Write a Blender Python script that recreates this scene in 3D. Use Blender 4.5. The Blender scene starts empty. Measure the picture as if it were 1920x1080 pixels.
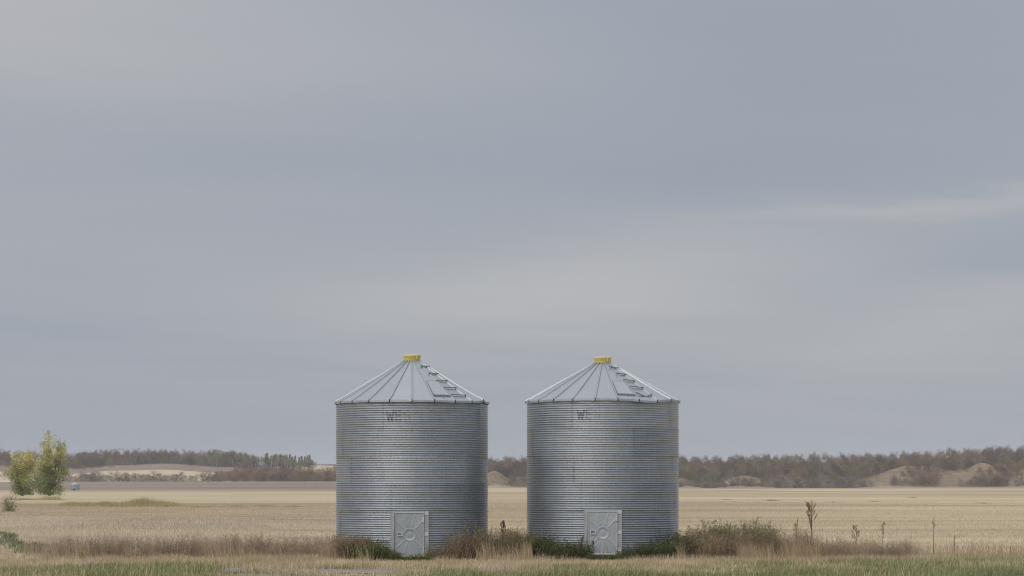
import bpy, math, random
import numpy as np
from math import radians as R_, sin, cos, pi

# ------------------------------------------------------------------ camera, sky, sun, exposure
S = bpy.context.scene
COL = S.collection
FPX = 4278.0          # focal length in pixels of the 1920 px wide photograph
CAMZ = 2.05
HOR = 911.0           # pixel row of the true horizon

cam_d = bpy.data.cameras.new('camera')
cam = bpy.data.objects.new('camera', cam_d); COL.objects.link(cam)
cam_d.sensor_width = 36.0
cam_d.lens = 36.0 * FPX / 1920.0
cam_d.shift_y = (HOR - 540.0) / 1920.0
cam_d.clip_start = 0.5; cam_d.clip_end = 40000
cam.location = (0, 0, CAMZ); cam.rotation_euler = (R_(90), 0, 0)
S.camera = cam

S.view_settings.view_transform = 'Standard'
S.view_settings.look = 'None'
S.view_settings.exposure = 0.5
S.view_settings.gamma = 1.0
S.view_settings.use_curve_mapping = False
S.render.engine = 'CYCLES'
S.cycles.max_bounces = 6
S.cycles.diffuse_bounces = 3
S.cycles.glossy_bounces = 3
S.cycles.transmission_bounces = 3
S.cycles.volume_bounces = 1
S.cycles.filter_width = 1.05
S.cycles.use_denoising = True
S.cycles.denoising_prefilter = 'ACCURATE'

SUN_EL, SUN_AZ = 48.0, -140.0        # azimuth from +Y (view direction) towards +X: behind the camera, on the left
W = bpy.data.worlds.new('World'); S.world = W
W.use_nodes = True
nt = W.node_tree; nt.nodes.clear()


class NG:
    """small helper around a node tree"""
    def __init__(s, tree): s.t = tree
    def n(s, typ, **kw):
        o = s.t.nodes.new(typ)
        for k, v in kw.items(): setattr(o, k, v)
        return o
    def put(s, sock, v):
        if v is None: return
        if hasattr(v, 'is_output') or isinstance(v, bpy.types.NodeSocket): s.t.links.new(v, sock)
        else: sock.default_value = v
    def m(s, op, a, b=None, c=None, clamp=False):
        o = s.n('ShaderNodeMath', operation=op, use_clamp=clamp)
        s.put(o.inputs[0], a); s.put(o.inputs[1], b); s.put(o.inputs[2], c)
        return o.outputs[0]
    def mix(s, f, a, b, blend='MIX'):
        o = s.n('ShaderNodeMix', data_type='RGBA', blend_type=blend)
        s.put(o.inputs[0], f)
        s.put(o.inputs[6], a if not isinstance(a, tuple) else (*a, 1)[:4])
        s.put(o.inputs[7], b if not isinstance(b, tuple) else (*b, 1)[:4])
        return o.outputs[2]
    def noise(s, vec, scale, detail=3.0, rough=0.55, dist=0.0):
        o = s.n('ShaderNodeTexNoise')
        s.put(o.inputs['Vector'], vec); o.inputs['Scale'].default_value = scale
        o.inputs['Detail'].default_value = detail; o.inputs['Roughness'].default_value = rough
        o.inputs['Distortion'].default_value = dist
        return o.outputs['Fac']
    def ramp(s, f, lo, hi):
        o = s.n('ShaderNodeMapRange'); o.interpolation_type = 'SMOOTHSTEP'
        s.put(o.inputs[0], f); o.inputs[1].default_value = lo; o.inputs[2].default_value = hi
        return o.outputs[0]
    def xyz(s, v):
        o = s.n('ShaderNodeSeparateXYZ'); s.put(o.inputs[0], v); return o.outputs
    def comb(s, x, y, z):
        o = s.n('ShaderNodeCombineXYZ'); s.put(o.inputs[0], x); s.put(o.inputs[1], y); s.put(o.inputs[2], z)
        return o.outputs[0]
    def scale(s, v, k):
        o = s.n('ShaderNodeVectorMath', operation='MULTIPLY'); s.put(o.inputs[0], v); o.inputs[1].default_value = k
        return o.outputs[0]


def lin(r, g, b):
    f = lambda c: (c / 255 / 12.92) if c / 255 <= 0.04045 else ((c / 255 + 0.055) / 1.055) ** 2.4
    return (f(r), f(g), f(b))


# sky: a Nishita sky almost wholly covered by a sheet of grey stratus, brighter overhead as overcast skies are
g = NG(nt)
SKY_STRENGTH = 0.1
sky = g.n('ShaderNodeTexSky', sky_type='NISHITA'); sky.sun_disc = False
sky.sun_elevation = R_(SUN_EL); sky.sun_rotation = R_(SUN_AZ)
sky.air_density = 1.0; sky.dust_density = 2.0
tc = g.n('ShaderNodeTexCoord').outputs['Generated']
X, Y, Z = g.xyz(tc)
zc = g.m('MAXIMUM', Z, 0.0)
den = g.m('ADD', zc, 0.10)
u = g.m('DIVIDE', X, den); v = g.m('DIVIDE', Y, den)
layer = g.comb(u, v, 0.0)
tilt = g.comb(g.m('ADD', g.m('MULTIPLY', u, 0.45), g.m('MULTIPLY', v, 0.10)), g.m('ADD', v, g.m('MULTIPLY', u, -0.25)), 3.7)
n1 = g.noise(tilt, 0.9, 3.5, 0.5, 0.35)
n2 = g.noise(tilt, 2.6, 3.0, 0.5, 0.3)
n3 = g.noise(layer, 9.0, 2.0, 0.5)
cl = g.m('ADD', g.m('MULTIPLY', g.m('SUBTRACT', n1, 0.5), 0.60), g.m('MULTIPLY', g.m('SUBTRACT', n2, 0.5), 0.20))
cl = g.m('ADD', cl, g.m('MULTIPLY', g.m('SUBTRACT', n3, 0.5), 0.02))
az = g.m('ARCTAN2', X, Y)
hxy = g.m('SQRT', g.m('ADD', g.m('MULTIPLY', X, X), g.m('MULTIPLY', Y, Y)))
el = g.m('ARCTAN2', Z, hxy)


def bank(px, py, wx, wy, amp, slope=0.0):
    """one thicker or thinner bank of cloud, where it hangs in the sky"""
    a0, e0 = (px - 960) / FPX, (HOR - py) / FPX
    da = g.m('SUBTRACT', az, a0)
    de = g.m('SUBTRACT', g.m('SUBTRACT', el, e0), g.m('MULTIPLY', da, slope))
    de = g.m('ADD', de, g.m('MULTIPLY', g.m('SUBTRACT', n2, 0.5), 0.03))
    q = g.m('ADD', g.m('POWER', g.m('ABSOLUTE', g.m('DIVIDE', da, wx / FPX)), 2.0), g.m('POWER', g.m('ABSOLUTE', g.m('DIVIDE', de, wy / FPX)), 2.0))
    return g.m('MULTIPLY', g.m('EXPONENT', g.m('MULTIPLY', q, -1.0)), amp)


banks = [bank(-60, 20, 620, 260, 0.55), bank(640, 130, 500, 110, 0.10), bank(1150, 520, 460, 85, 0.50, 0.12), bank(700, 590, 620, 60, 0.22),
         bank(1760, 388, 380, 15, 0.48, 0.06), bank(1850, 590, 300, 60, 0.30, 0.18), bank(1000, 670, 800, 30, 0.14), bank(1700, 720, 420, 60, 0.12), bank(1500, 160, 600, 200, -0.30),
         bank(250, 700, 500, 120, -0.18), bank(1350, 330, 420, 50, -0.12), bank(1880, 480, 200, 40, -0.25)]
for b in banks: cl = g.m('ADD', cl, b)
cl01 = g.m('ADD', g.m('MULTIPLY', cl, 0.62), 0.42, clamp=True)
cloud = g.mix(cl01, lin(141, 152, 168), lin(188, 187, 188))
zen = g.m('ADD', 1.0, g.m('MULTIPLY', g.ramp(Z, 0.16, 0.95), 1.3))       # overcast: brighter towards the zenith
EXPO = 2 ** S.view_settings.exposure
kk = g.n('ShaderNodeVectorMath', operation='SCALE'); g.put(kk.inputs[0], cloud)
g.put(kk.inputs['Scale'], g.m('MULTIPLY', zen, 0.972 / SKY_STRENGTH / EXPO))
cov = g.mix(0.96, sky.outputs[0], kk.outputs[0])
bg = g.n('ShaderNodeBackground'); g.put(bg.inputs[0], cov); bg.inputs[1].default_value = SKY_STRENGTH
out = g.n('ShaderNodeOutputWorld'); nt.links.new(bg.outputs[0], out.inputs[0])

sun_d = bpy.data.lights.new('sun', 'SUN'); sun = bpy.data.objects.new('sun', sun_d); COL.objects.link(sun)
sun_d.energy = 1.1; sun_d.angle = R_(60); sun_d.color = (1.0, 0.95, 0.88)
sun.rotation_euler = (R_(90 - SUN_EL), 0, R_(180 - SUN_AZ))

rng = np.random.default_rng(11)
random.seed(5)

# ------------------------------------------------------------------ helpers


def tag(o, label=None, cat=None, group=None, kind=None):
    for k, vv in (('label', label), ('category', cat), ('group', group), ('kind', kind)):
        if vv: o[k] = vv
    return o


def mesh_np(name, verts, faces, col=None, smooth=False, mats=(), midx=None):
    """faces: (N,3) or (N,4) int array"""
    me = bpy.data.meshes.new(name)
    verts = np.asarray(verts, dtype=np.float32); faces = np.asarray(faces, dtype=np.int32)
    k = faces.shape[1]
    me.vertices.add(len(verts)); me.vertices.foreach_set('co', verts.ravel())
    me.loops.add(faces.size); me.loops.foreach_set('vertex_index', faces.ravel())
    me.polygons.add(len(faces))
    me.polygons.foreach_set('loop_start', np.arange(0, faces.size, k, dtype=np.int32))
    me.polygons.foreach_set('loop_total', np.full(len(faces), k, dtype=np.int32))
    for m_ in mats: me.materials.append(m_)
    if midx is not None: me.polygons.foreach_set('material_index', np.asarray(midx, dtype=np.int32))
    me.update(calc_edges=True)
    me.polygons.foreach_set('use_smooth', np.full(len(faces), smooth, dtype=bool))
    if col is not None:
        ca = me.color_attributes.new('Col', 'FLOAT_COLOR', 'POINT')
        c4 = np.ones((len(verts), 4), dtype=np.float32); c4[:, :3] = col
        ca.data.foreach_set('color', c4.ravel())
    me.validate()
    return me


def obj(name, me, parent=None, loc=None):
    o = bpy.data.objects.new(name, me); COL.objects.link(o)
    if parent: o.parent = parent
    if loc is not None: o.location = loc
    return o


class MB:
    """collects simple solids into one mesh"""
    def __init__(s): s.v = []; s.f = []; s.c = []
    def add(s, v, f, c=None):
        b = len(s.v); s.v += [tuple(p) for p in v]; s.f += [tuple(i + b for i in q) for q in f]
        s.c += [c or (1, 1, 1)] * len(v)
    def box(s, cx, cy, cz, sx, sy, sz):
        v = [(cx + a * sx / 2, cy + b * sy / 2, cz + c * sz / 2) for a in (-1, 1) for b in (-1, 1) for c in (-1, 1)]
        s.add(v, [(0, 1, 3, 2), (4, 6, 7, 5), (0, 4, 5, 1), (2, 3, 7, 6), (0, 2, 6, 4), (1, 5, 7, 3)])
    def tube(s, p, q, r0, r1, n=5, c=None):
        p, q = np.array(p, float), np.array(q, float); d = q - p; L = np.linalg.norm(d)
        if L < 1e-6: return
        d /= L; a = np.cross(d, (0, 0, 1) if abs(d[2]) < .9 else (1, 0, 0)); a /= np.linalg.norm(a); b = np.cross(d, a)
        v = []
        for (o_, r) in ((p, r0), (q, r1)):
            for i in range(n): t = 2 * pi * i / n; v.append(o_ + r * (cos(t) * a + sin(t) * b))
        f = [(i, (i + 1) % n, n + (i + 1) % n, n + i) for i in range(n)]
        f.append(tuple(range(n - 1, -1, -1))); f.append(tuple(range(n, 2 * n)))
        s.add(v, f, c)
    def mesh(s, name, mats=(), smooth=False, col=False):
        me = bpy.data.meshes.new(name); me.from_pydata(s.v, [], s.f)
        for m_ in mats: me.materials.append(m_)
        if smooth: me.polygons.foreach_set('use_smooth', np.ones(len(me.polygons), dtype=bool))
        if col:
            ca = me.color_attributes.new('Col', 'FLOAT_COLOR', 'POINT')
            for i, c in enumerate(s.c): ca.data[i].color = (*c, 1)
        me.update(); return me


def vnoise(x, y, seed=0):
    """smooth value noise in numpy"""
    x = np.asarray(x, float); y = np.asarray(y, float)
    xi = np.floor(x).astype(np.int64); yi = np.floor(y).astype(np.int64); fx = x - xi; fy = y - yi
    fx = fx * fx * (3 - 2 * fx); fy = fy * fy * (3 - 2 * fy)
    def h(a, b):
        n = (a * 374761393 + b * 668265263 + seed * 974634777) & 0xffffffff
        n = ((n ^ (n >> 13)) * 1274126177) & 0xffffffff
        return ((n ^ (n >> 16)) & 0xffff) / 65535.0
    return (h(xi, yi) * (1 - fx) + h(xi + 1, yi) * fx) * (1 - fy) + (h(xi, yi + 1) * (1 - fx) + h(xi + 1, yi + 1) * fx) * fy


def fbm(x, y, seed=0, o=4):
    s = 0; a = 0.5; t = 0
    for i in range(o):
        s = s + a * vnoise(np.asarray(x) * 2 ** i, np.asarray(y) * 2 ** i, seed + i * 17); t += a; a *= .5
    return s / t


# ------------------------------------------------------------------ materials
def newmat(name):
    m = bpy.data.materials.new(name); m.use_nodes = True
    t = m.node_tree; t.nodes.clear(); gg = NG(t)
    o = gg.n('ShaderNodeOutputMaterial')
    return m, gg, o


def metal(name, base, rough, metallic=0.85, grime=0.25, bump=0.0, spangle=0.12, tint=0.10):
    m, gg, o = newmat(name)
    p = gg.n('ShaderNodeBsdfPrincipled')
    co = gg.n('ShaderNodeTexCoord').outputs['Object']
    oi = gg.n('ShaderNodeObjectInfo')
    a = gg.noise(co, 1.7, 4); b = gg.noise(gg.scale(co, (14, 14, 1.6)), 1.0, 4, 0.6)
    vor = gg.n('ShaderNodeTexVoronoi'); gg.put(vor.inputs['Vector'], co); vor.inputs['Scale'].default_value = 38
    sp = gg.m('MULTIPLY', gg.m('SUBTRACT', gg.xyz(vor.outputs['Color'])[0], 0.5), spangle)
    k = gg.m('ADD', 1.0, sp)
    k = gg.m('ADD', k, gg.m('MULTIPLY', gg.m('SUBTRACT', a, 0.5), grime))
    k = gg.m('ADD', k, gg.m('MULTIPLY', gg.m('SUBTRACT', b, 0.5), grime))
    k = gg.m('ADD', k, gg.m('MULTIPLY', gg.m('SUBTRACT', oi.outputs['Random'], 0.5), tint * 2))
    vm = gg.n('ShaderNodeVectorMath', operation='SCALE'); vm.inputs[0].default_value = base; gg.put(vm.inputs['Scale'], k)
    gg.put(p.inputs['Base Color'], vm.outputs[0])
    p.inputs['Metallic'].default_value = metallic
    gg.put(p.inputs['Roughness'], gg.m('ADD', rough - 0.08, gg.m('MULTIPLY', a, 0.16)))
    if bump:
        bn = gg.n('ShaderNodeBump'); bn.inputs['Strength'].default_value = bump; bn.inputs['Distance'].default_value = 0.01
        gg.put(bn.inputs['Height'], gg.noise(co, 3.0, 3)); gg.put(p.inputs['Normal'], bn.outputs[0])
    gg.t.links.new(p.outputs[0], o.inputs[0])
    return m


def plain(name, base, rough=0.8, metallic=0.0, var=0.2, scale=8.0):
    m, gg, o = newmat(name); p = gg.n('ShaderNodeBsdfPrincipled')
    co = gg.n('ShaderNodeTexCoord').outputs['Object']
    k = gg.m('ADD', 1.0 - var / 2, gg.m('MULTIPLY', gg.noise(co, scale, 4), var))
    vm = gg.n('ShaderNodeVectorMath', operation='SCALE'); vm.inputs[0].default_value = base; gg.put(vm.inputs['Scale'], k)
    gg.put(p.inputs['Base Color'], vm.outputs[0]); p.inputs['Roughness'].default_value = rough; p.inputs['Metallic'].default_value = metallic
    gg.t.links.new(p.outputs[0], o.inputs[0]); return m


def foliage(name, trans=0.25, objcol=False, rnd=0.25):
    m, gg, o = newmat(name)
    at = gg.n('ShaderNodeAttribute', attribute_name='Col').outputs['Color']
    oi = gg.n('ShaderNodeObjectInfo')
    c = at
    if objcol: c = gg.mix(1.0, c, oi.outputs['Color'], 'MULTIPLY')
    if rnd:
        vm = gg.n('ShaderNodeVectorMath', operation='SCALE'); gg.put(vm.inputs[0], c)
        gg.put(vm.inputs['Scale'], gg.m('ADD', 1 - rnd / 2, gg.m('MULTIPLY', oi.outputs['Random'], rnd))); c = vm.outputs[0]
    d = gg.n('ShaderNodeBsdfDiffuse'); gg.put(d.inputs[0], c)
    t = gg.n('ShaderNodeBsdfTranslucent'); gg.put(t.inputs[0], c)
    ms = gg.n('ShaderNodeMixShader'); ms.inputs[0].default_value = trans
    gg.t.links.new(d.outputs[0], ms.inputs[1]); gg.t.links.new(t.outputs[0], ms.inputs[2])
    gg.t.links.new(ms.outputs[0], o.inputs[0]); return m


M = dict(
    wall=metal('galvanised_sheet', (0.385, 0.412, 0.44), 0.44, 0.70, 0.30, 0, 0.14, 0.085),
    roof=metal('roof_sheet', (0.41, 0.43, 0.445), 0.48, 0.6, 0.14, 0.05, 0.05, 0.05),
    door=metal('door_sheet', (0.44, 0.475, 0.50), 0.52, 0.6, 0.30, 0.05),
    flange=metal('door_flange', (0.41, 0.43, 0.44), 0.55, 0.5, 0.3),
    pale=plain('worn_pale_paint', (0.57, 0.555, 0.52), 0.6),
    yellow=plain('yellow_cap_paint', (0.74, 0.61, 0.20), 0.45, 0.0, 0.18, 14),
    rung=metal('rung_steel', (0.26, 0.27, 0.28), 0.5, 0.6, 0.2),
    bolt=metal('bolt_steel', (0.20, 0.20, 0.21), 0.5, 0.5, 0.2),
    dark=plain('opening_shade', (0.03, 0.03, 0.035), 0.7),  # near-black colour painted as the shade inside openings
    grass=foliage('grass_blades', 0.25),
    weed=foliage('weed_leaves', 0.2, True),
    leaf=foliage('tree_leaves', 0.45, True),
    twig=foliage('bare_twigs', 0.1, True, 0.3),
    grey_bark=plain('grey_bark', (0.24, 0.21, 0.18), 0.9, 0, 0.3),
    bark=plain('bark', (0.13, 0.11, 0.09), 0.9, 0, 0.5),
)

# lettering paint, worn away: how much is left is a property of each letter
m, gg, o = newmat('faded_lettering')
p = gg.n('ShaderNodeBsdfPrincipled'); p.inputs['Base Color'].default_value = (0.045, 0.048, 0.055, 1); p.inputs['Roughness'].default_value = 0.7
tr = gg.n('ShaderNodeBsdfTransparent'); ms = gg.n('ShaderNodeMixShader')
left_ = gg.xyz(gg.n('ShaderNodeObjectInfo').outputs['Color'])[0]
co = gg.n('ShaderNodeTexCoord').outputs['Object']
wear = gg.ramp(gg.m('ADD', gg.noise(gg.scale(co, (9, 9, 30)), 1.0, 4, 0.7), gg.m('SUBTRACT', left_, 0.5)), 0.38, 0.62)
ph = gg.m('COSINE', gg.m('MULTIPLY', gg.xyz(co)[2], 2 * pi / 0.0629))
crest = gg.m('SUBTRACT', 1.0, gg.m('MULTIPLY', gg.ramp(ph, -0.6, 0.5), 0.85))
gg.put(ms.inputs[0], gg.m('MULTIPLY', crest, gg.m('MULTIPLY', gg.m('ADD', 0.25, gg.m('MULTIPLY', wear, 0.75)), left_)))
gg.t.links.new(tr.outputs[0], ms.inputs[1]); gg.t.links.new(p.outputs[0], ms.inputs[2]); gg.t.links.new(ms.outputs[0], o.inputs[0])
M['letter'] = m

# ------------------------------------------------------------------ terrain
YN = np.array([0, 60, 600, 1000, 1450, 1500, 1600, 1750, 1900, 2050, 2250, 2600, 3500, 6000, 9000.0])
PXN = np.array([-4000, -300, 0, 130, 220, 310, 430, 500, 570, 630, 760, 915, 950, 1290, 1400, 1600, 1750, 1900, 2200, 6000.0])
z0 = lambda Yv: HOR + CAMZ * FPX / Yv
_far = [878, 872, 874]
L = lambda *a: list(a)
#            1450 1500 1600 1750 1900 2050 2250 2600 3500 6000 9000
ROWS = {
    -4000: L(908, 907, 905, 900, 893, 884, 880, 884, 884, 872, 874),
    -300:  L(908, 907, 905, 896, 884, 872, 866, 870, 880, 872, 874),
    0:     L(907, 906, 904, 898, 884, 872, 864, 868, 880, 872, 874),
    130:   L(906, 905, 903, 898, 888, 878, 866, 868, 880, 872, 874),
    220:   L(906, 905, 903, 896, 882, 872, 863, 866, 880, 872, 874),
    310:   L(906, 905, 903, 894, 880, 869, 862, 866, 880, 872, 874),
    430:   L(906, 905, 903, 898, 887, 876, 868, 870, 880, 872, 874),
    500:   L(906, 905, 903, 899, 892, 884, 876, 872, 880, 872, 874),
    570:   L(906, 905, 903, 900, 895, 888, 879, 872, 880, 871, 874),
    630:   L(906, 905, 903, 900, 896, 888, 879, 873, 880, 870, 874),
    760:   L(909, 908, 905, 900, 894, 884, 874, 870, 878, 872, 874),
    915:   L(914, 912, 900, 888, 878, 872, 868, 870, 876, 872, 874),
    950:   L(915, 913, 898, 884, 876, 870, 866, 870, 876, 872, 874),
    1290: L(917, 915, 898, 882, 872, 867, 867, 871, 876, 872, 874),
    1400: L(917, 915, 897, 880, 871, 867, 867, 871, 876, 872, 874),
    1600: L(916.5, 914.5, 897, 879, 870, 866, 866, 871, 876, 872, 874),
    1750: L(915.5, 914, 893, 873, 864, 860, 862, 870, 876, 872, 874),
    1900: L(915, 913, 888, 866, 855, 850, 853, 866, 876, 872, 874),
    2200:  L(915, 913, 886, 862, 850, 846, 850, 864, 876, 872, 874),
    6000:  L(915, 913, 890, 872, 864, 862, 864, 870, 876, 872, 874)}
ZT = np.zeros((len(PXN), len(YN)))
for i, px in enumerate(PXN):
    row = ROWS[int(px)]
    for j, yv in enumerate(YN):
        if j >= 4: ZT[i, j] = CAMZ + (HOR - row[j - 4]) * yv / FPX
KNOLLS = [  # px, Y, half width px, half depth m, height m
    (1702, 1552, 44, 40, 9.5), (1748, 1562, 34, 34, 7.0), (1662, 1530, 38, 34, 6.0), (1630, 1515, 24, 26, 2.5), (1845, 1570, 30, 40, 10.0), (1808, 1545, 32, 34, 7.0), (1775, 1520, 28, 28, 3.0), (1932, 1545, 34, 40, 8.0), (1900, 1520, 24, 26, 2.5),
    (1400, 1528, 36, 35, 6.0), (1366, 1515, 24, 26, 2.0), (1280, 1525, 24, 35, 4.5), (926, 1530, 28, 35, 9.0)]


def zg(x, y):
    x = np.asarray(x, float); y = np.maximum(np.asarray(y, float), 0.01)
    px = np.where(y > 5, 960 + FPX * x / np.maximum(y, 5), 960)
    px = np.clip(px, PXN[0], PXN[-1] - 1); yy = np.clip(y, 0, YN[-1] - 1)
    i = np.clip(np.searchsorted(PXN, px, side='right') - 1, 0, len(PXN) - 2); j = np.clip(np.searchsorted(YN, yy, side='right') - 1, 0, len(YN) - 2)
    fx = (px - PXN[i]) / (PXN[i + 1] - PXN[i]); fy = (yy - YN[j]) / (YN[j + 1] - YN[j])
    fx = fx * fx * (3 - 2 * fx)
    z = (ZT[i, j] * (1 - fx) + ZT[i + 1, j] * fx) * (1 - fy) + (ZT[i, j + 1] * (1 - fx) + ZT[i + 1, j + 1] * fx) * fy
    for (kp, ky, kw, kd, kh) in KNOLLS:
        kx = (kp - 960) / FPX * ky; sx = kw / FPX * ky
        q = ((x - kx) / sx) ** 2 + ((y - ky) / kd) ** 2
        z = z + kh * np.exp(-q * 1.1)
    # gentle unevenness of the fields beyond the yard
    amp = np.clip((y - 90) / 200, 0, 1) * 0.25
    z = z + amp * (fbm(x * .012, y * .02, 3, 3) - .5) * 2 * np.clip((1500 - y) / 400, 0.3, 1)
    # low hummock of rough ground left of the bins
    z = z + 0.30 * np.exp(-(((x + 17.5) / 7.5) ** 2 + ((y - 118) / 17) ** 2))
    return z


# polar sheet round the camera, finely cut where it is near or in view
ang = np.concatenate([np.linspace(-180, -30, 26)[:-1], np.linspace(-30, -16, 20)[:-1], np.linspace(-16, 16, 420), np.linspace(16, 30, 20)[1:], np.linspace(30, 180, 26)[1:-1]])
rad = np.concatenate([[0.4, 5, 15, 30, 42], np.geomspace(50, 1400, 150), np.linspace(1405, 2320, 150), np.geomspace(2350, 9000, 24)])
A, RR = np.meshgrid(np.radians(ang), rad)
gx = RR * np.sin(A); gy = RR * np.cos(A)
gyf = np.where(gy > 0, gy, 0)
gz = zg(gx, gyf)
nA, nR = len(ang), len(rad)
verts = np.stack([gx, gy, gz], -1).reshape(-1, 3)
ii, jj = np.meshgrid(np.arange(nR - 1), np.arange(nA), indexing='ij')
j2 = (jj + 1) % nA
faces = np.stack([ii * nA + jj, ii * nA + j2, (ii + 1) * nA + j2, (ii + 1) * nA + jj], -1).reshape(-1, 4)
faces = np.concatenate([faces, [[0, 0, 0, 0]]])[:-1]

STRAW = np.array([0.44, 0.355, 0.24]); STRAW2 = np.array([0.36, 0.285, 0.20]); BROWN = np.array([0.275, 0.22, 0.175]); TAN = np.array([0.37, 0.275, 0.185])
DUN = np.array([0.31, 0.255, 0.195]); GRN = np.array([0.15, 0.165, 0.08]); PALE = np.array([0.55, 0.455, 0.31])


def mixc(c, f, d): return c * (1 - f[..., None]) + d * f[..., None]
def sst(a, lo, hi): t = np.clip((a - lo) / (hi - lo), 0, 1); return t * t * (3 - 2 * t)


gpx = 960 + FPX * gx / np.maximum(gy, 1)
leftside = 1 - sst(gpx, 640, 900)
c = np.broadcast_to(STRAW, gx.shape + (3,)).copy()
n_a = fbm(gx * .02, gy * .012, 21); n_b = fbm(gx * .006, gy * .004, 22); n_c = fbm(gx * .15, gy * .1, 23)
edge = 22 * (fbm(gx * .03, gy * .001, 5) - .5)
c = mixc(c, sst(n_a, .45, .65) * .6, STRAW2)
c = mixc(c, sst(n_b, .5, .7) * .5, PALE)
# rough grass in front, out to ~190 m on the left
c = mixc(c, (1 - sst(gy + edge, 170, 200)) * leftside * (1 - sst(gpx, 420, 640)) * .45, STRAW2)
c = mixc(c, sst(gy + edge, 178, 200) * (1 - sst(gy + edge, 232, 275)) * leftside * (1 - sst(gpx, 350, 600)) * .7, TAN)
c = mixc(c, np.exp(-(((gx + 17.5) / 7) ** 2 + ((gy - 108) / 14) ** 2)) * .45, DUN)
rgh = fbm(gx * .13, gy * .05, 86)
c = mixc(c, (1 - sst(rgh, .34, .52)) * (1 - sst(gy, 150, 210)) * sst(gy, 66, 75) * leftside * .5, DUN)
# pale straw belt, then the brown field up to the hedge on the left
c = mixc(c, sst(gy, 270, 330) * (1 - sst(gy, 700, 880)) * leftside * .45, PALE)
c = mixc(c, sst(gy + edge, 985, 1010) * leftside, BROWN)
c = mixc(c, sst(gy, 1380, 1480) * (1 - leftside) * .8, BROWN * 1.02)
# the straw field on the far hill and the grass slope over it
c = mixc(c, sst(gy + edge * .4, 1600, 1610) * leftside, PALE * .95)
c = mixc(c, sst(gy + edge * .6, 1885, 1900) * leftside * (1 - sst(gpx, 470, 500)), BROWN * .95)
c = mixc(c, sst(gy, 2030, 2060) * leftside * (1 - sst(gpx, 540, 560)), np.array([.10, .085, .07]))
c = mixc(c, sst(gy, 2700, 3300), np.array([.14, .12, .10]))
# hillside on the right: tan grass on the spurs, leaf litter under the trees
hill = sst(gy, 1490, 1500) * (1 - leftside)
c = mixc(c, hill, np.array([.15, .12, .095]))
kn = np.zeros_like(gx)
for (kp, ky, kw, kd, kh) in KNOLLS:
    kx = (kp - 960) / FPX * ky; sx = kw / FPX * ky
    kn = np.maximum(kn, np.exp(-(((gx - kx) / sx) ** 2 + ((gy - ky) / kd) ** 2) * .8))
c = mixc(c, hill * sst(kn + .25 * (n_a - .5), .22, .36), np.array([.25, .19, .138]))
# the yard: short grass, greener to the front and the right
yard = 1 - sst(gy + 6 * (n_c - .5), 60, 68)
c = mixc(c, yard * .9, np.array([.33, .265, .175]))
c = mixc(c, yard * sst(n_c + .3 * sst(gx, 0, 8) * (1 - sst(gy, 55, 60)), .5, .75) * .8, GRN * 1.15)

m, gg, o = newmat('field_ground'); p = gg.n('ShaderNodeBsdfPrincipled')
geo = gg.n('ShaderNodeNewGeometry').outputs['Position']
at = gg.n('ShaderNodeAttribute', attribute_name='Col').outputs['Color']
f1 = gg.noise(gg.scale(geo, (1.0, 1.0, 1)), 2.2, 5, 0.7)
f2 = gg.noise(gg.scale(geo, (0.012, 0.11, 1)), 1.0, 4, 0.65, 0.2)
f3 = gg.noise(gg.scale(geo, (0.004, 0.022, 1)), 1.0, 4, 0.6, 0.3)
f4 = gg.noise(gg.scale(geo, (0.12, 0.30, 1)), 1.0, 5, 0.75)
k = gg.m('ADD', 1.0, gg.m('MULTIPLY', gg.m('SUBTRACT', f1, 0.5), 0.7))
k = gg.m('ADD', k, gg.m('MULTIPLY', gg.m('SUBTRACT', f2, 0.5), 1.1))
k = gg.m('ADD', k, gg.m('MULTIPLY', gg.m('SUBTRACT', f3, 0.5), 0.85))
k = gg.m('ADD', k, gg.m('MULTIPLY', gg.m('SUBTRACT', f4, 0.5), 0.5))
gX, gY, gZ = gg.xyz(geo)
f5 = gg.noise(gg.comb(gg.m('MULTIPLY', gX, .004), gg.m('ADD', gg.m('MULTIPLY', gY, .30), gg.m('MULTIPLY', gX, .035)), 0.0), 1.0, 2, .5)   # passes of the combine
k = gg.m('ADD', k, gg.m('MULTIPLY', gg.m('SUBTRACT', f5, 0.5), 0.55))
vm = gg.n('ShaderNodeVectorMath', operation='SCALE'); gg.put(vm.inputs[0], at); gg.put(vm.inputs['Scale'], k)
gg.put(p.inputs['Base Color'], vm.outputs[0]); p.inputs['Roughness'].default_value = 1.0; p.inputs['Specular IOR Level'].default_value = 0.0
bn = gg.n('ShaderNodeBump'); bn.inputs['Strength'].default_value = 0.5; bn.inputs['Distance'].default_value = 0.06
gg.put(bn.inputs['Height'], f1); gg.put(p.inputs['Normal'], bn.outputs[0])
gg.t.links.new(p.outputs[0], o.inputs[0])
M['ground'] = m
me = mesh_np('ground', verts, faces, c.reshape(-1, 3), True, [m])
tag(obj('ground', me), 'stubble fields and wooded hills spreading out round the two bins', kind='structure')
# small disc closes the sheet under the camera
dv = np.array([(0, 0, 0)] + [(0.4 * sin(t), 0.4 * cos(t), 0) for t in np.radians(ang)])
# (lies inside the innermost ring, shares its edge height)
df = np.array([(0, 1 + i, 1 + (i + 1) % nA) for i in range(nA)])
tag(obj('ground', mesh_np('ground_under_camera', dv, df, np.tile(np.array([.235, .19, .12]), (len(dv), 1)), True, [m])), 'patch of ground under the viewpoint', kind='structure')

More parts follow.
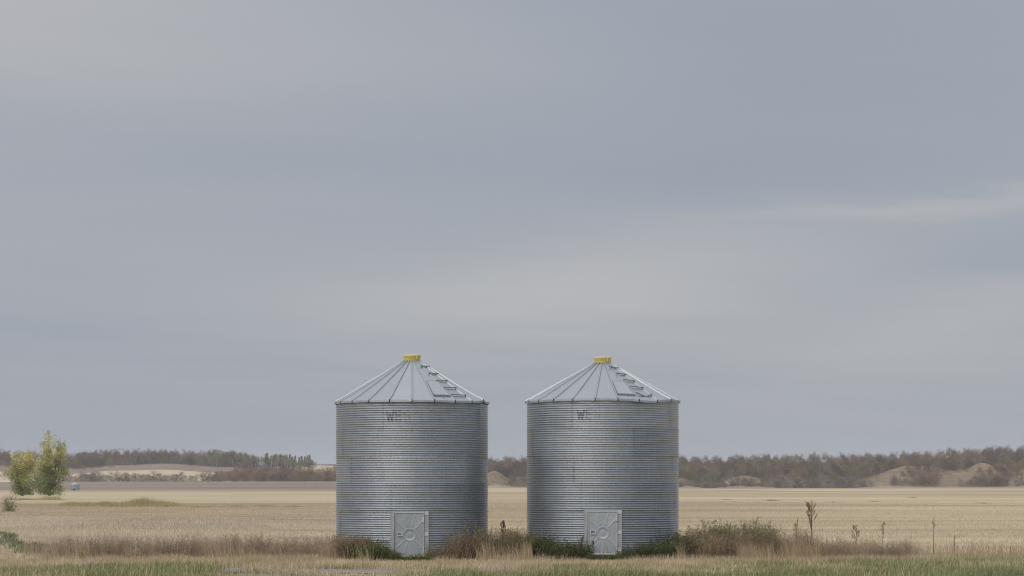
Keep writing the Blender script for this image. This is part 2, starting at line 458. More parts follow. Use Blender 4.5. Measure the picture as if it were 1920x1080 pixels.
# gravel track along the front of the yard
def at_px(px, Yv): return (px - 960) / FPX * Yv
TR = [(-260, 66, .9), (0, 61.8, .8), (150, 59.2, .8), (300, 56.6, 1.0), (450, 54.8, 1.2), (600, 54.4, 1.25), (760, 54.6, 1.15), (900, 55.4, .85), (1010, 56.6, .35), (1060, 57.4, .05)]
tx = np.array([at_px(a, b) for a, b, _ in TR]); ty = np.array([b for _, b, _ in TR]); tw = np.array([w for *_, w in TR])
xs = np.linspace(tx[0], tx[-1], 160)
ys = np.interp(xs, tx, ty); ws = np.interp(xs, tx, tw)
ys = np.convolve(np.pad(ys, 8, 'edge'), np.ones(17) / 17, 'valid')
e0 = .8 * (fbm(xs * 1.3, xs * 0, 31) - .5); e1 = .8 * (fbm(xs * 1.3, xs * 0 + 9, 32) - .5)
tv = []
for q in range(6):
    f = q / 5
    yy = (ys - ws + e0) * (1 - f) + (ys + ws + e1) * f
    tv.append(np.stack([xs, yy, np.full_like(xs, 0.012)], -1))
tv = np.concatenate(tv); n_ = len(xs)
tf = np.array([(q * n_ + i, q * n_ + i + 1, (q + 1) * n_ + i + 1, (q + 1) * n_ + i) for q in range(5) for i in range(n_ - 1)])
m, gg, o = newmat('gravel'); p = gg.n('ShaderNodeBsdfPrincipled')
geo = gg.n('ShaderNodeNewGeometry').outputs['Position']
a = gg.noise(geo, 14, 4, 0.7); b = gg.noise(gg.scale(geo, (.5, 1.6, 1)), 1, 3)
gg.put(p.inputs['Base Color'], gg.mix(gg.m('ADD', gg.m('MULTIPLY', a, .6), gg.m('MULTIPLY', b, .5)), (.17, .145, .13), (.33, .285, .25)))
p.inputs['Roughness'].default_value = .95
bn = gg.n('ShaderNodeBump'); bn.inputs['Distance'].default_value = .02; gg.put(bn.inputs['Height'], a); gg.put(p.inputs['Normal'], bn.outputs[0])
gg.t.links.new(p.outputs[0], o.inputs[0])
tag(obj('dirt_track', mesh_np('dirt_track', tv, tf, None, True, [m])), 'pale gravel track crossing the grass in front of the bins', kind='structure')


def on_track(x, y, grow=0.0):
    yc = np.interp(x, xs, ys); w = np.interp(x, xs, ws, left=0, right=0)
    return np.abs(y - yc) < (w + grow)


# ------------------------------------------------------------------ grain bins
BINR = 2.15
PITCH = 0.0629
AMP = 0.0128


def wall_r(z): return BINR + AMP * np.cos(2 * pi * z / PITCH)


def curved_sheet(z_lo, z_hi, t0, t1, off, mat):
    nz = max(3, int(round((z_hi - z_lo) / PITCH * 8)) + 1); nt_ = max(3, int((t1 - t0) / 2.5) + 1)
    zz = np.linspace(z_lo, z_hi, nz); tt = np.radians(np.linspace(t0, t1, nt_))
    T, ZZ = np.meshgrid(tt, zz)
    dent = 0.0035 * (fbm(T * 6 + z_lo * 3, ZZ * 3, 40) - .5) * 2
    r = wall_r(ZZ) + off + dent
    vv = np.stack([r * np.sin(T), -r * np.cos(T), ZZ], -1).reshape(-1, 3)
    i, j = np.meshgrid(np.arange(nz - 1), np.arange(nt_ - 1), indexing='ij')
    ff = np.stack([i * nt_ + j, i * nt_ + j + 1, (i + 1) * nt_ + j + 1, (i + 1) * nt_ + j], -1).reshape(-1, 4)
    return mesh_np('wall_sheet', vv, ff, None, True, [mat])


# stroke letters on a 4 x 6 cell: list of polylines
GLYPH = {'W': [((0, 6), (1, 0), (2, 4), (3, 0), (4, 6))], 'E': [((3.6, 6), (0.3, 6), (0.3, 0), (3.6, 0)), ((0.3, 3), (3, 3))],
         'S': [((3.6, 5.2), (2.8, 6), (1, 6), (.2, 5), (.6, 3.5), (3.2, 2.6), (3.7, 1.2), (2.8, 0), (1, 0), (.2, .9))], 'T': [((0, 6), (4, 6)), ((2, 6), (2, 0))],
         'L': [((.4, 6), (.4, 0), (3.6, 0))], '-': [((.6, 3), (3.4, 3))], 'R': [((.4, 0), (.4, 6), (2.8, 6), (3.6, 5.2), (3.6, 4), (2.8, 3.1), (.4, 3.1)), ((2, 3.1), (3.7, 0))],
         'O': [((1, 0), (.2, 1.2), (.2, 4.8), (1, 6), (2.9, 6), (3.7, 4.8), (3.7, 1.2), (2.9, 0), (1, 0))], 'C': [((3.7, 1.2), (2.9, 0), (1, 0), (.2, 1.2), (.2, 4.8), (1, 6), (2.9, 6), (3.7, 4.8))]}


def letter_mesh(ch, th_mid, z_lo, h, w):
    vv, ff = [], []
    for line in GLYPH[ch]:
        for (a, b) in zip(line[:-1], line[1:]):
            a = np.array(a, float) * (w / 4, h / 6); b = np.array(b, float) * (w / 4, h / 6)
            d = b - a; L_ = np.hypot(*d); d /= L_; nrm = np.array([-d[1], d[0]]) * 0.021
            n = max(2, int(L_ / 0.008)); m_ = 6
            a = a - d * .018; L_ += .036
            base = len(vv)
            for i in range(n + 1):
                for j in range(m_ + 1):
                    q = a + d * L_ * i / n + nrm * (2 * j / m_ - 1)
                    z = z_lo + q[1]; th = th_mid + (q[0] - w / 2) / BINR
                    r = wall_r(z) + 0.012 + 0.0006 * (ord(ch) % 3)
                    vv.append((r * sin(th), -r * cos(th), z))
            for i in range(n):
                for j in range(m_):
                    ff.append((base + i * (m_ + 1) + j, base + (i + 1) * (m_ + 1) + j, base + (i + 1) * (m_ + 1) + j + 1, base + i * (m_ + 1) + j + 1))
    return mesh_np('letter', np.array(vv), np.array(ff), None, True, [M['letter']])


def door_leaf(w, h):
    nx, nz = 90, 130
    xx, zz = np.meshgrid(np.linspace(-w / 2, w / 2, nx), np.linspace(-h / 2, h / 2, nz))
    r = np.hypot(xx, zz); th = np.arctan2(zz, xx); y = np.zeros_like(xx)
    y += 0.0045 * np.exp(-((r - .165) / .020) ** 2) - 0.005 * sst(-r, -.15, -.11) + 0.004 * sst(-r, -.07, -.05)
    for a in (47, 75, 105, 135, -47, -74, -106, -135):
        d = np.abs(np.sin(th - R_(a))) * r; s_ = np.cos(th - R_(a)) > 0
        y += 0.0055 * np.exp(-(d / .016) ** 2) * s_ * sst(r, .18, .24) * (1 - sst(np.maximum(np.abs(xx) / (w / 2), np.abs(zz) / (h / 2)), .86, .94))
    e = np.maximum(np.abs(xx) - (w / 2 - .035), np.abs(zz) - (h / 2 - .035))
    y += 0.010 * sst(e, 0, .012)
    y += 0.005 * (fbm(xx * 4, zz * 4, 50) - .5)
    vv = np.stack([xx, -y, zz], -1).reshape(-1, 3)
    i, j = np.meshgrid(np.arange(nz - 1), np.arange(nx - 1), indexing='ij')
    ff = np.stack([i * nx + j, i * nx + j + 1, (i + 1) * nx + j + 1, (i + 1) * nx + j], -1).reshape(-1, 4)
    # returned edge, so that the leaf has a thickness
    rim = [j for j in range(nx)] + [i * nx + nx - 1 for i in range(1, nz)] + [(nz - 1) * nx + j for j in range(nx - 2, -1, -1)] + [i * nx for i in range(nz - 2, 0, -1)]
    b = len(vv); back = vv[rim].copy(); back[:, 1] = 0.03
    vv = np.concatenate([vv, back]); k = len(rim)
    ff = np.concatenate([ff, [(rim[(q + 1) % k], rim[q], b + q, b + (q + 1) % k) for q in range(k)]])
    return mesh_np('door', vv, ff, None, True, [M['door']])


def make_bin(loc, rz, label, top, cap_top, seams, rib_off, hatch_panel, door_th, dz, letters, drops, seed, vees):
    """one corrugated grain bin: theta = 0 faces the camera, positive to the right"""
    root = bpy.data.objects.new('grain_bin', None); COL.objects.link(root)
    root.location = loc; root.rotation_euler = (0, 0, rz); root.empty_display_size = .5
    tag(root, label, 'grain bin', 'steel grain bins in the yard')
    rnd = random.Random(seed)
    bolts = MB()
    def bolt(th, z, r=0.011):
        rr = wall_r(z) + 0.004; x, y = rr * sin(th), -rr * cos(th); nx_, ny_ = sin(th), -cos(th)
        bolts.tube((x, y, z), (x + nx_ * .014, y + ny_ * .014, z), r, r * .8, 6)
    rings = [top - 0.755 * k for k in range(7)]
    for k in range(6):
        hi, lo = rings[k], rings[k + 1]
        st = seams[k]
        for q in range(len(st)):
            t0 = st[q]; t1 = st[(q + 1) % len(st)]
            if t1 <= t0: t1 += 360
            off = 0.0035 * (k % 2) + rnd.uniform(0, .0015)
            me_ = curved_sheet(lo - .02, hi, t0 - 0.9, t1 + .45, off + (0.0045 if q % 2 else 0), M['wall'])
            obj('wall_sheet', me_, root)
            if -95 < (t0 + 180) % 360 - 180 < 95:
                for s_ in range(6): bolt(R_(t0 - .2), lo + .06 + s_ * .125, .010)
        if k:
            for q in range(-30, 31):
                if rnd.random() < .93: bolt(R_(q * 3.2 + rnd.uniform(-.2, .2)), hi - PITCH * .5, .0075 + .009 * (rnd.random() < .06))
    bo = obj('bolt_heads', bolts.mesh('bolt_heads', [M['bolt']]), root); bo['kind'] = 'stuff'

    # roof: 22 pressed panels, each with a standing rib down its right edge
    NP = 22; step = 2 * pi / NP
    cap_z = cap_top - 0.185; r_in = 0.25; r_out = BINR + 0.032
    ze = top + 0.03
    slope = (cap_z - ze) / (r_out - r_in)
    def drop(th):
        d_ = 0
        for (t0, w, a) in drops: d_ += a * math.exp(-(((math.degrees(th) - t0 + 180) % 360 - 180) / w) ** 2)
        return d_
    radii = [r_in, .55, .9, 1.3, 1.65, 1.95, r_out - .13, r_out - .125, r_out, r_out + .006]
    for i in range(NP):
        tc_ = R_(rib_off) + (i + .5) * step
        vv = []
        for k, r in enumerate(radii):
            half = r * math.tan(step / 2); rw = min(.028, half * .4); rh = .036 if k < 9 else .026
            zb = cap_z - slope * (r - r_in)
            if k >= 7: zb += .012
            if k == 9: zb -= .055
            prof = [(-half + rw, 0), (-half * .5, .004), (0, .006), (half * .5, .004), (half - rw, 0), (half - rw * .45, rh), (half + rw * .45, rh), (half + rw, 0)]
            for (uu, hh) in prof:
                th = tc_ + math.atan2(uu, r)
                rr = math.hypot(uu, r) if abs(uu) > half - rw * 1.1 else r / cos(0)
                f_ = max(0, (r - 1.2) / (r_out - 1.2)) ** 2
                vv.append((rr * sin(th), -rr * cos(th), zb + hh + drop(th) * f_ + .006 * (fbm(np.array(rr * 2 + i), np.array(uu * 3 + seed), 60).item() - .5)))
        npf = 8
        ff = [(k * npf + j, (k + 1) * npf + j, (k + 1) * npf + j + 1, k * npf + j + 1) for k in range(len(radii) - 1) for j in range(npf - 1)]
        b = MB(); b.add(vv, ff)
        # the dark shade of the open rib end is added below
        obj('roof_panel', b.mesh('roof_panel', [M['roof']]), root)
    # dark plugs at the eave, painted as the shade inside hollow ribs
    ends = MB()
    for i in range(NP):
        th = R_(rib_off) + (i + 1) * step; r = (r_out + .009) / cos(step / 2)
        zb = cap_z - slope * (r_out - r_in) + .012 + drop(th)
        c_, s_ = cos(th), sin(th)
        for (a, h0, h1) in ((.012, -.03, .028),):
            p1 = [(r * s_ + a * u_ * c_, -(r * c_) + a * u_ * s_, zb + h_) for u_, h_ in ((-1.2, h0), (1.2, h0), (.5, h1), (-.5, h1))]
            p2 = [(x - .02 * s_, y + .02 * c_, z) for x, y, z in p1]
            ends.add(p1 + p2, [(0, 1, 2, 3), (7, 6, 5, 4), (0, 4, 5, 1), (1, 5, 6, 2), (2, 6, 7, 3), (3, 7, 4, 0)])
    e_ = obj('rib_end_shade', ends.mesh('rib_end_shade', [M['dark']]), root); e_['kind'] = 'stuff'

    # cap: short yellow drum with a rolled rim and a flat lid
    prof = [(.235, cap_z - .01), (.238, cap_z + .12), (.252, cap_z + .135), (.258, cap_z + .165), (.252, cap_z + .185), (.20, cap_z + .190), (0.001, cap_z + .195)]
    n = 40; vv = [(r * sin(2 * pi * k / n), -r * cos(2 * pi * k / n), z) for r, z in prof for k in range(n)]
    ff = [(i * n + k, i * n + (k + 1) % n, (i + 1) * n + (k + 1) % n, (i + 1) * n + k) for i in range(len(prof) - 1) for k in range(n)]
    cap = obj('roof_cap', mesh_np('roof_cap', np.array(vv), np.array(ff), None, True, [M['yellow']]), root)
    lt = MB(); lt.box(.13, -.237, cap_z + .10, .03, .03, .07); obj('latch', lt.mesh('latch', [M['yellow']]), cap)
    co_ = MB()  # dark blocks painted as shade in the gaps under the cap
    for k in range(22):
        th = R_(rib_off) + (k + .5) * step
        co_.box(.247 * sin(th), -.247 * cos(th), cap_z - .012, .035, .035, .03)
    c2 = obj('collar_gap_shade', co_.mesh('collar_gap_shade', [M['dark']]), root); c2['kind'] = 'stuff'

    def roof_pt(th, r, lift):
        f_ = max(0, (r - 1.2) / (r_out - 1.2)) ** 2
        rr = r / max(cos(((th - R_(rib_off)) / step - math.floor((th - R_(rib_off)) / step) - .5) * step), .9)
        return np.array((rr * sin(th), -rr * cos(th), cap_z - slope * (r - r_in) + lift + drop(th) * f_))
    # inspection hatch in the panel next to the ladder
    t0 = R_(rib_off) + hatch_panel * step + R_(1.6); t1 = t0 + step - R_(3.0)
    hb = MB()
    def slab(b, ta, tb, r0, r1, l0, l1):
        q = [roof_pt(t, r, l) for l in (l0, l1) for t, r in ((ta, r0), (tb, r0), (tb, r1), (ta, r1))]
        b.add(q, [(3, 2, 1, 0), (4, 5, 6, 7), (0, 1, 5, 4), (1, 2, 6, 5), (2, 3, 7, 6), (3, 0, 4, 7)])
    slab(hb, t0, t1, 1.32, 1.97, .0, .045)
    hatch = obj('roof_hatch', hb.mesh('roof_hatch', [M['roof']]), root)
    fb = MB()
    slab(fb, t0 - .004, t1 + .004, 1.30, 1.32, -.01, .05); slab(fb, t0 - .004, t1 + .004, 1.97, 2.0, -.01, .055)
    slab(fb, t0 - .016, t0, 1.32, 1.97, -.01, .05)
    obj('frame', fb.mesh('frame', [M['rung']]), hatch)
    hl = MB(); tm = (t0 + t1) / 2; hl.tube(roof_pt(tm, 2.0, .03), roof_pt(tm, 2.09, .02), .012, .012); obj('handle', hl.mesh('handle', [M['rung']]), hatch)
    # roof ladder: bars standing off between two ribs
    ta = R_(rib_off) + (hatch_panel + 1) * step; tb = ta + step
    for k, r in enumerate((.58, .93, 1.28, 1.62, 1.97)):
        grow = 1.25 / (r + .2) * .0
        ext = max(0, .19 - r * math.tan(step / 2) * .95) / r * .9
        A_ = roof_pt(ta - ext * .9, r, .055); B_ = roof_pt(tb + ext, r, .055)
        z_ = (A_[2] + B_[2]) / 2
        if not vees: A_[2] = B_[2] = z_
        else: A_[2] = z_ + .022; B_[2] = z_ - .012
        b = MB()
        def bar(P, Q):
            d = (Q - P); L_ = np.linalg.norm(d); d /= L_; up = np.array((0, 0, 1.)); fw = np.cross(d, up); fw /= np.linalg.norm(fw)
            w_, h_ = .020, .012
            q = [pt + fw * sx * w_ + up * sz * h_ for pt in (P, Q) for sx, sz in ((-1, -1), (1, -1), (1, 1), (-1, 1))]
            b.add(q, [(0, 1, 2, 3), (7, 6, 5, 4), (0, 4, 5, 1), (1, 5, 6, 2), (2, 6, 7, 3), (3, 7, 4, 0)])
        if vees and k == 4:
            Mid = A_ * .38 + B_ * .62; Mid[2] = z_ - .07; A_[2] = z_ + .04; B_[2] = z_ + .02
            bar(A_, Mid); bar(Mid, B_)
        else: bar(A_, B_)
        rung = obj('rung', b.mesh('rung', [M['rung']]), root)
        if vees and k == 4: rung['label'] = 'lowest rung, bent into a V'
        b2 = MB()
        for t in (ta + .02, tb - .02):
            P = roof_pt(t, r, 0); b2.box(P[0], P[1], P[2] + .025, .018, .022, .05)
        obj('bracket', b2.mesh('bracket', [M['flange']]), rung)['kind'] = 'stuff'

    # lettering round the top ring
    z_lo = top - .515 + dz * 0
    for k, (ch, lf) in enumerate(letters):
        th = R_(-16.4 + k * 6.35)
        lo_ = obj('letter', letter_mesh(ch, th, z_lo, .255, .20 if ch == 'W' else .165), root); lo_.color = (lf, lf, lf, 1)

    # door in its frame, hung on the right
    dt = rings[4] - .0; db = 0.06 + dz; dw = .84; dh = dt - db - .04
    yf = -(BINR + .045)
    fr = MB()
    fr.box(-dw / 2 - .052, yf + .045, (dt + db) / 2, .100, .13, dt - db); fr.box(dw / 2 + .052, yf + .045, (dt + db) / 2, .100, .13, dt - db)
    fr.box(0, yf + .052, dt - .022, dw, .12, .044)
    dfm = obj('door_frame', fr.mesh('door_frame', [M['flange']]), root); dfm.rotation_euler = (0, 0, door_th)
    pl = MB(); pl.box(-dw / 2 - .018, yf - .024, dt - .07, .03, .012, .14); pl.box(-dw / 2 - .015, yf - .023, dt - .35, .022, .01, .42)
    obj('edge_strip', pl.mesh('edge_strip', [M['pale']]), dfm)
    for z in (dt - .06, (dt + db) / 2, db + .15):
        h_ = MB(); h_.box(dw / 2 + .052, yf - .026, z, .085, .012, .10); h_.tube((dw / 2 + .006, yf - .03, z - .05), (dw / 2 + .006, yf - .03, z + .05), .012, .012, 8)
        obj('hinge', h_.mesh('hinge', [M['pale']]), dfm)
    dl = obj('door', door_leaf(dw - .02, dh), root, (sin(door_th) * -(yf - .026), cos(door_th) * (yf - .026), db + dh / 2)); dl.rotation_euler = (0, 0, door_th)
    hp = MB(); w_, h_ = .15, .115
    hp.box(-.27 - w_ / 2 + .008, -.022, .02, .016, .03, h_); hp.box(-.27 + w_ / 2 - .016, -.022, .02, .032, .03, h_); hp.box(-.27, -.022, .02 + h_ / 2 - .009, w_ - .05, .03, .018); hp.box(-.27, -.022, .02 - h_ / 2 + .016, w_ - .05, .03, .032)
    hd = obj('handle', hp.mesh('handle', [M['pale']]), dl)
    rc = MB(); rc.box(-.274, -.014, .024, w_ - .05, .012, h_ - .05); obj('recess', rc.mesh('recess', [M['bolt']]), dl)
    rb = MB(); rb.box(-.26, -.03, .026, .05, .014, .022); obj('latch', rb.mesh('latch', [M['flange']]), dl)
    st_ = MB(); st_.box(dw / 2 - .05, -.026, dh / 2 - .20, .052, .012, .14); obj('patch', st_.mesh('patch', [M['pale']]), dl)
    st_ = MB(); st_.box(dw / 2 - .045, -.022, -dh / 2 + .20, .03, .012, .16); obj('patch', st_.mesh('patch', [M['pale']]), dl)
    return root


BX = lambda px: (px - 960) / FPX * 65.0
SE_L = [[-22, 61.5, 152, 242], [-64, 19.6, 110, 200], [-52, -22, 64, 150, 230], [-16, 70, 160, 250], [-70, 60, 150, 220], [-30, 60, 150, 240]]
SE_R = [[-23, 62, 152, 242], [-66, 24, 114, 200], [-22, 66, 156, 240], [-16, 72, 160, 250], [-70, 60, 150, 220], [-30, 60, 150, 240]]
LET_L = list(zip('WESTEEL-ROSCO', (.58, .50, .38, .27, .15, .13, .12, .06, .10, .12, .12, .16, .34)))
LET_R = list(zip('WESTEEL-ROSCO', (.62, .52, .34, .22, .12, .10, .10, .05, .08, .09, .10, .10, .14)))
make_bin((BX(772.7), 65, 0), math.atan2(-BX(772.7), 65), 'corrugated steel grain bin whose roof ladder has five straight rungs, nearer the leafy trees', 4.375, 5.775, SE_L, 0.0, 1, R_(-1.7), 0.03, LET_L,
         [(66, 5, .05), (35, 14, -.01)], 3, False)
make_bin((BX(1130.0), 65, 0), math.atan2(-BX(1130.0), 65), 'corrugated steel grain bin with buckled eave and a bent lowest roof rung', 4.415, 5.715, SE_R, -5.4, 1, R_(0.2), 0.09, LET_R,
         [(36, 13, -.055), (-60, 20, -.02), (62, 8, .015)], 8, True)

# small bin far off in the brown field
fbx, fby = at_px(140, 1000), 1000.0
fr_ = bpy.data.objects.new('grain_bin', None); COL.objects.link(fr_); fr_.location = (fbx, fby, float(zg(fbx, fby)) - .05)
tag(fr_, 'tiny distant steel bin standing alone in the brown field beyond the leafy trees', 'grain bin')
def lathe(name, prof, mat, n=36, smooth=True):
    vv = [(r * sin(2 * pi * k / n), -r * cos(2 * pi * k / n), z) for r, z in prof for k in range(n)]
    ff = [(i * n + k, i * n + (k + 1) % n, (i + 1) * n + (k + 1) % n, (i + 1) * n + k) for i in range(len(prof) - 1) for k in range(n)]
    return mesh_np(name, np.array(vv), np.array(ff), None, smooth, [mat])
wp = []
for k in range(25): wp.append((2.1 + (.012 if k % 2 else 0), 2.75 * k / 24))
obj('wall', lathe('wall', wp, M['wall']), fr_)
obj('roof', lathe('roof', [(2.25, 2.72), (2.2, 2.8), (.35, 3.7), (.3, 3.9), (.01, 3.95)], M['roof'], 22, False), fr_)
b = MB(); b.box(0.1, -2.1, .55, .8, .2, .75); obj('door', b.mesh('door', [M['dark']]), fr_)  # no door leaf: black box painted as the shade in the opening

# ------------------------------------------------------------------ trees and shrubs


def unit(n, r):
    v_ = r.normal(size=(n, 3)); return v_ / np.linalg.norm(v_, axis=1)[:, None]


def quads_at(pos, dirs, length, width, r):
    """elongated leaf/twig triangles: base pair + tip"""
    n = len(pos); side = np.cross(dirs, unit(n, r)); side /= np.linalg.norm(side, axis=1)[:, None] + 1e-9
    a = pos - side * width[:, None] / 2; b_ = pos + side * width[:, None] / 2; t = pos + dirs * length[:, None]
    vv = np.stack([a, b_, t], 1).reshape(-1, 3); ff = np.arange(3 * n).reshape(-1, 3)
    return vv, ff


def diamond_at(pos, size, r, flat=0.0):
    n = len(pos); d = unit(n, r); s_ = np.cross(d, unit(n, r)); s_ /= np.linalg.norm(s_, axis=1)[:, None] + 1e-9
    L_ = size[:, None]; vv = np.stack([pos - d * L_ * .5, pos + s_ * L_ * .32, pos + d * L_ * .5, pos - s_ * L_ * .32], 1).reshape(-1, 3)
    return vv, np.arange(4 * n).reshape(-1, 4)


def skeleton(r, H, trunk_frac, spread, nlimb, rad, lean=0.0, up=.9):
    """trunk with limbs; returns MB and limb end points"""
    b = MB(); ends = []
    p_ = np.zeros(3); pts = [p_]
    for k in range(5):
        p_ = p_ + np.array([r.normal(0, .02 * H) + lean * H * .05, r.normal(0, .02 * H), H * .19]); pts.append(p_)
    for k in range(5): b.tube(pts[k], pts[k + 1], rad * (1 - k * .17), rad * (1 - (k + 1) * .17), 6)
    for k in range(nlimb):
        f = trunk_frac + (1 - trunk_frac) * (k + r.random()) / nlimb * .95; f = min(f, .93)
        i = min(4, int(f * 5)); q = pts[i] + (pts[i + 1] - pts[i]) * (f * 5 - i)
        a = r.random() * 2 * pi; L_ = spread * (1.15 - .6 * f) * r.uniform(.7, 1.15)
        d = np.array([cos(a), sin(a), up * r.uniform(.5, 1.3)]); d /= np.linalg.norm(d)
        mid = q + d * L_ * .5; e = q + d * L_ + np.array([0, 0, L_ * .22])
        b.tube(q, mid, rad * .38 * (1.1 - f), rad * .25 * (1.1 - f), 4); b.tube(mid, e, rad * .25 * (1.1 - f), rad * .08, 4)
        ends += [mid, e, (mid + e) / 2]
        for s_ in range(2):
            a2 = a + r.uniform(-1, 1); e2 = mid + np.array([cos(a2), sin(a2), .8]) * L_ * .35
            b.tube(mid, e2, rad * .14, rad * .04, 3); ends.append(e2)
    ends.append(pts[-1]); ends.append(pts[-2])
    return b, np.array(ends)


def bare_tree(seed, H=10.0, W_=5.0, base=.25, nt_=900, col=(.25, .195, .165), tip=None, trunkc=(.20, .175, .155), up=.9, nl=9, size=1.0):
    """leafless broadleaf tree: limbs, and a crown of twigs as many thin slips; returns (trunk mesh, crown mesh)"""
    r = np.random.default_rng(seed)
    b, ends = skeleton(r, H, max(base, .12), W_ * .5, nl, .15 * H / 10, 0, up)
    # crown: twig clumps through a rounded, uneven volume
    ncl = 34 if W_ < 9 else 46; zc_, hz_ = H * (base + 1) / 2, H * (1 - base) / 2
    u_ = unit(ncl, r) * (r.random((ncl, 1)) ** .4); cl_ = np.array([0, 0, zc_]) + u_ * np.array([W_ * .46, W_ * .46, hz_ * .92])
    if base == 0: cl_[:, 2] = np.abs(u_[:, 2]) * H * .86; cl_[:, :2] *= 1.12
    if W_ > 9:                                   # broad domed crown, full near the top
        rr_ = r.random(ncl) ** .5; aa_ = r.random(ncl) * 2 * pi; tt_ = r.random(ncl) ** .6
        cl_ = np.stack([W_ * .46 * rr_ * np.cos(aa_), W_ * .46 * rr_ * np.sin(aa_), H * (.12 + .78 * tt_ * np.sqrt(1 - .8 * rr_ ** 2))], -1)
    else: cl_[:, :2] *= (1 - .35 * np.clip((cl_[:, 2] / H - .55) / .45, 0, 1))[:, None]
    pool = np.concatenate([cl_, cl_, ends]); k = r.integers(0, len(pool), nt_)
    csh = r.uniform(.78, 1.22, len(pool))
    pos = pool[k] + r.normal(0, min(W_, 8) * .085, (nt_, 3)); pos[:, 2] = np.clip(pos[:, 2], .05, None)
    d = pos - np.array([0, 0, H * .3]); d /= np.linalg.norm(d, axis=1)[:, None] + 1e-9
    d = d * .6 + unit(nt_, r) * .8 + np.array([0, 0, .32]); d /= np.linalg.norm(d, axis=1)[:, None]
    vv, ff = quads_at(pos, d, r.uniform(.5, 1.3, nt_) * size * H / 10, r.uniform(.10, .24, nt_) * size * H / 10, r)
    cc = np.array(col) * (r.uniform(.75, 1.25, nt_) * csh[k])[:, None]
    if tip is not None:
        f = r.random(nt_) < tip[1] * np.clip(pos[:, 2] / H * 1.4, .2, 1) * (csh[k] > .9); cc[f] = np.array(tip[0]) * r.uniform(.75, 1.25, (f.sum(), 1))
    tris = [t for q in b.f for t in ([(q[0], q[i], q[i + 1]) for i in range(1, len(q) - 1)])]
    tm = mesh_np('trunk', np.array(b.v), np.array(tris), np.tile(np.array(trunkc), (len(b.v), 1)), False, [M['twig']])
    return tm, mesh_np('crown', vv, ff, np.repeat(cc, 3, 0), False, [M['twig']])


def conifer(seed, H=11, W_=2.6, col=(.07, .085, .06)):
    r = np.random.default_rng(seed); n = 520
    z = H * (.08 + .92 * r.random(n) ** .9); rr = W_ / 2 * (1 - z / H) ** .7 * np.sqrt(r.random(n)); a = r.random(n) * 2 * pi
    pos = np.stack([rr * np.cos(a), rr * np.sin(a), z], -1); d = np.stack([np.cos(a), np.sin(a), r.uniform(.3, 1.6, n)], -1); d /= np.linalg.norm(d, axis=1)[:, None]
    vv, ff = quads_at(pos, d, r.uniform(.5, 1.1, n), r.uniform(.15, .35, n), r)
    b = MB(); b.tube((0, 0, 0), (0, 0, H * .95), .16, .03, 6)
    tris = [t for q in b.f for t in ([(q[0], q[i], q[i + 1]) for i in range(1, len(q) - 1)])]
    n0 = len(b.v)
    tm = mesh_np('trunk', np.array(b.v), np.array(tris), np.tile((.12, .11, .1), (len(b.v), 1)), False, [M['twig']])
    return tm, mesh_np('crown', vv, ff, np.repeat(np.array(col) * r.uniform(.7, 1.3, (n, 1)), 3, 0), False, [M['twig']])


RUST = (.36, .235, .12)
P_BARE = [bare_tree(100 + i, 10, 10.5 + 1.2 * (i % 3), .04, 1500, [(.225, .18, .15), (.205, .165, .135), (.185, .16, .14)][i % 3]) for i in range(5)]
P_RUST = [bare_tree(120 + i, 10, 10.5 + 1.4 * (i % 2), .04, 1500, (.235, .175, .135), (RUST, .45)) for i in range(4)]
P_OLIVE = [bare_tree(140 + i, 10, 9.5, .04, 1400, (.20, .19, .135), ((.27, .25, .12), .4)) for i in range(2)]
P_ASPEN = [bare_tree(200 + i, 11, 3.6, .38, 420, (.25, .24, .16), ((.34, .31, .14), .35), (.46, .45, .42), 1.5, 8) for i in range(4)]
P_SHRUB = [bare_tree(300 + i, 5, 6.0, .0, 1150, [(.195, .165, .145), (.21, .165, .135), (.175, .155, .135)][i % 3], (RUST, .2) if i == 1 else None, (.16, .14, .12), .7, 11, 1.25) for i in range(5)]
P_RED = [bare_tree(340 + i, 7, 6.6, .0, 1300, (.25, .195, .175), ((.40, .26, .15), .6), (.16, .14, .12), .9, 11, 1.1) for i in range(3)]
P_GOLD = [bare_tree(400 + i, 9, 6.0, .1, 900, (.30, .25, .11), ((.44, .36, .10), .75)) for i in range(2)]
P_SPIRE = [conifer(500 + i, 11, 3.4, (.18, .19, .15)) for i in range(3)]
P_DARK = conifer(520, 10, 5.0, (.075, .10, .09))

N_TREES = 0


def place(pair, name, px, Yv, h, label, cat, group, hue=None, base_h=10.0, wide=1.0, sink=.3):
    x = at_px(px, Yv); s_ = h / base_h
    root = bpy.data.objects.new(name, None); COL.objects.link(root); root.empty_display_size = 1
    root.location = (x, Yv, float(zg(x, Yv)) - sink)
    root.scale = (s_ * wide, s_ * wide, s_); root.rotation_euler = (0, 0, random.random() * 6.28)
    k = random.uniform(.72, 1.25) if hue is None else 1
    tint = (*(hue or (k * random.uniform(.95, 1.06), k, k * random.uniform(.94, 1.05))), 1)
    for nm, me_ in zip(('branches' if cat == 'shrub' else 'trunk', 'twigs' if cat == 'shrub' else 'crown'), pair):
        o_ = bpy.data.objects.new(nm, me_); COL.objects.link(o_); o_.parent = root; o_.color = tint
        if nm in ('twigs', 'crown'): o_['kind'] = 'stuff'
    return tag(root, label, cat, group)


def knoll_at(px, Yv):
    return max(math.exp(-(((px - kp) / kw) ** 2 + ((Yv - ky) / kd) ** 2) * .8) for kp, ky, kw, kd, kh in KNOLLS)


far_wood = []                                        # what is past counting: (mesh, x, y, h)
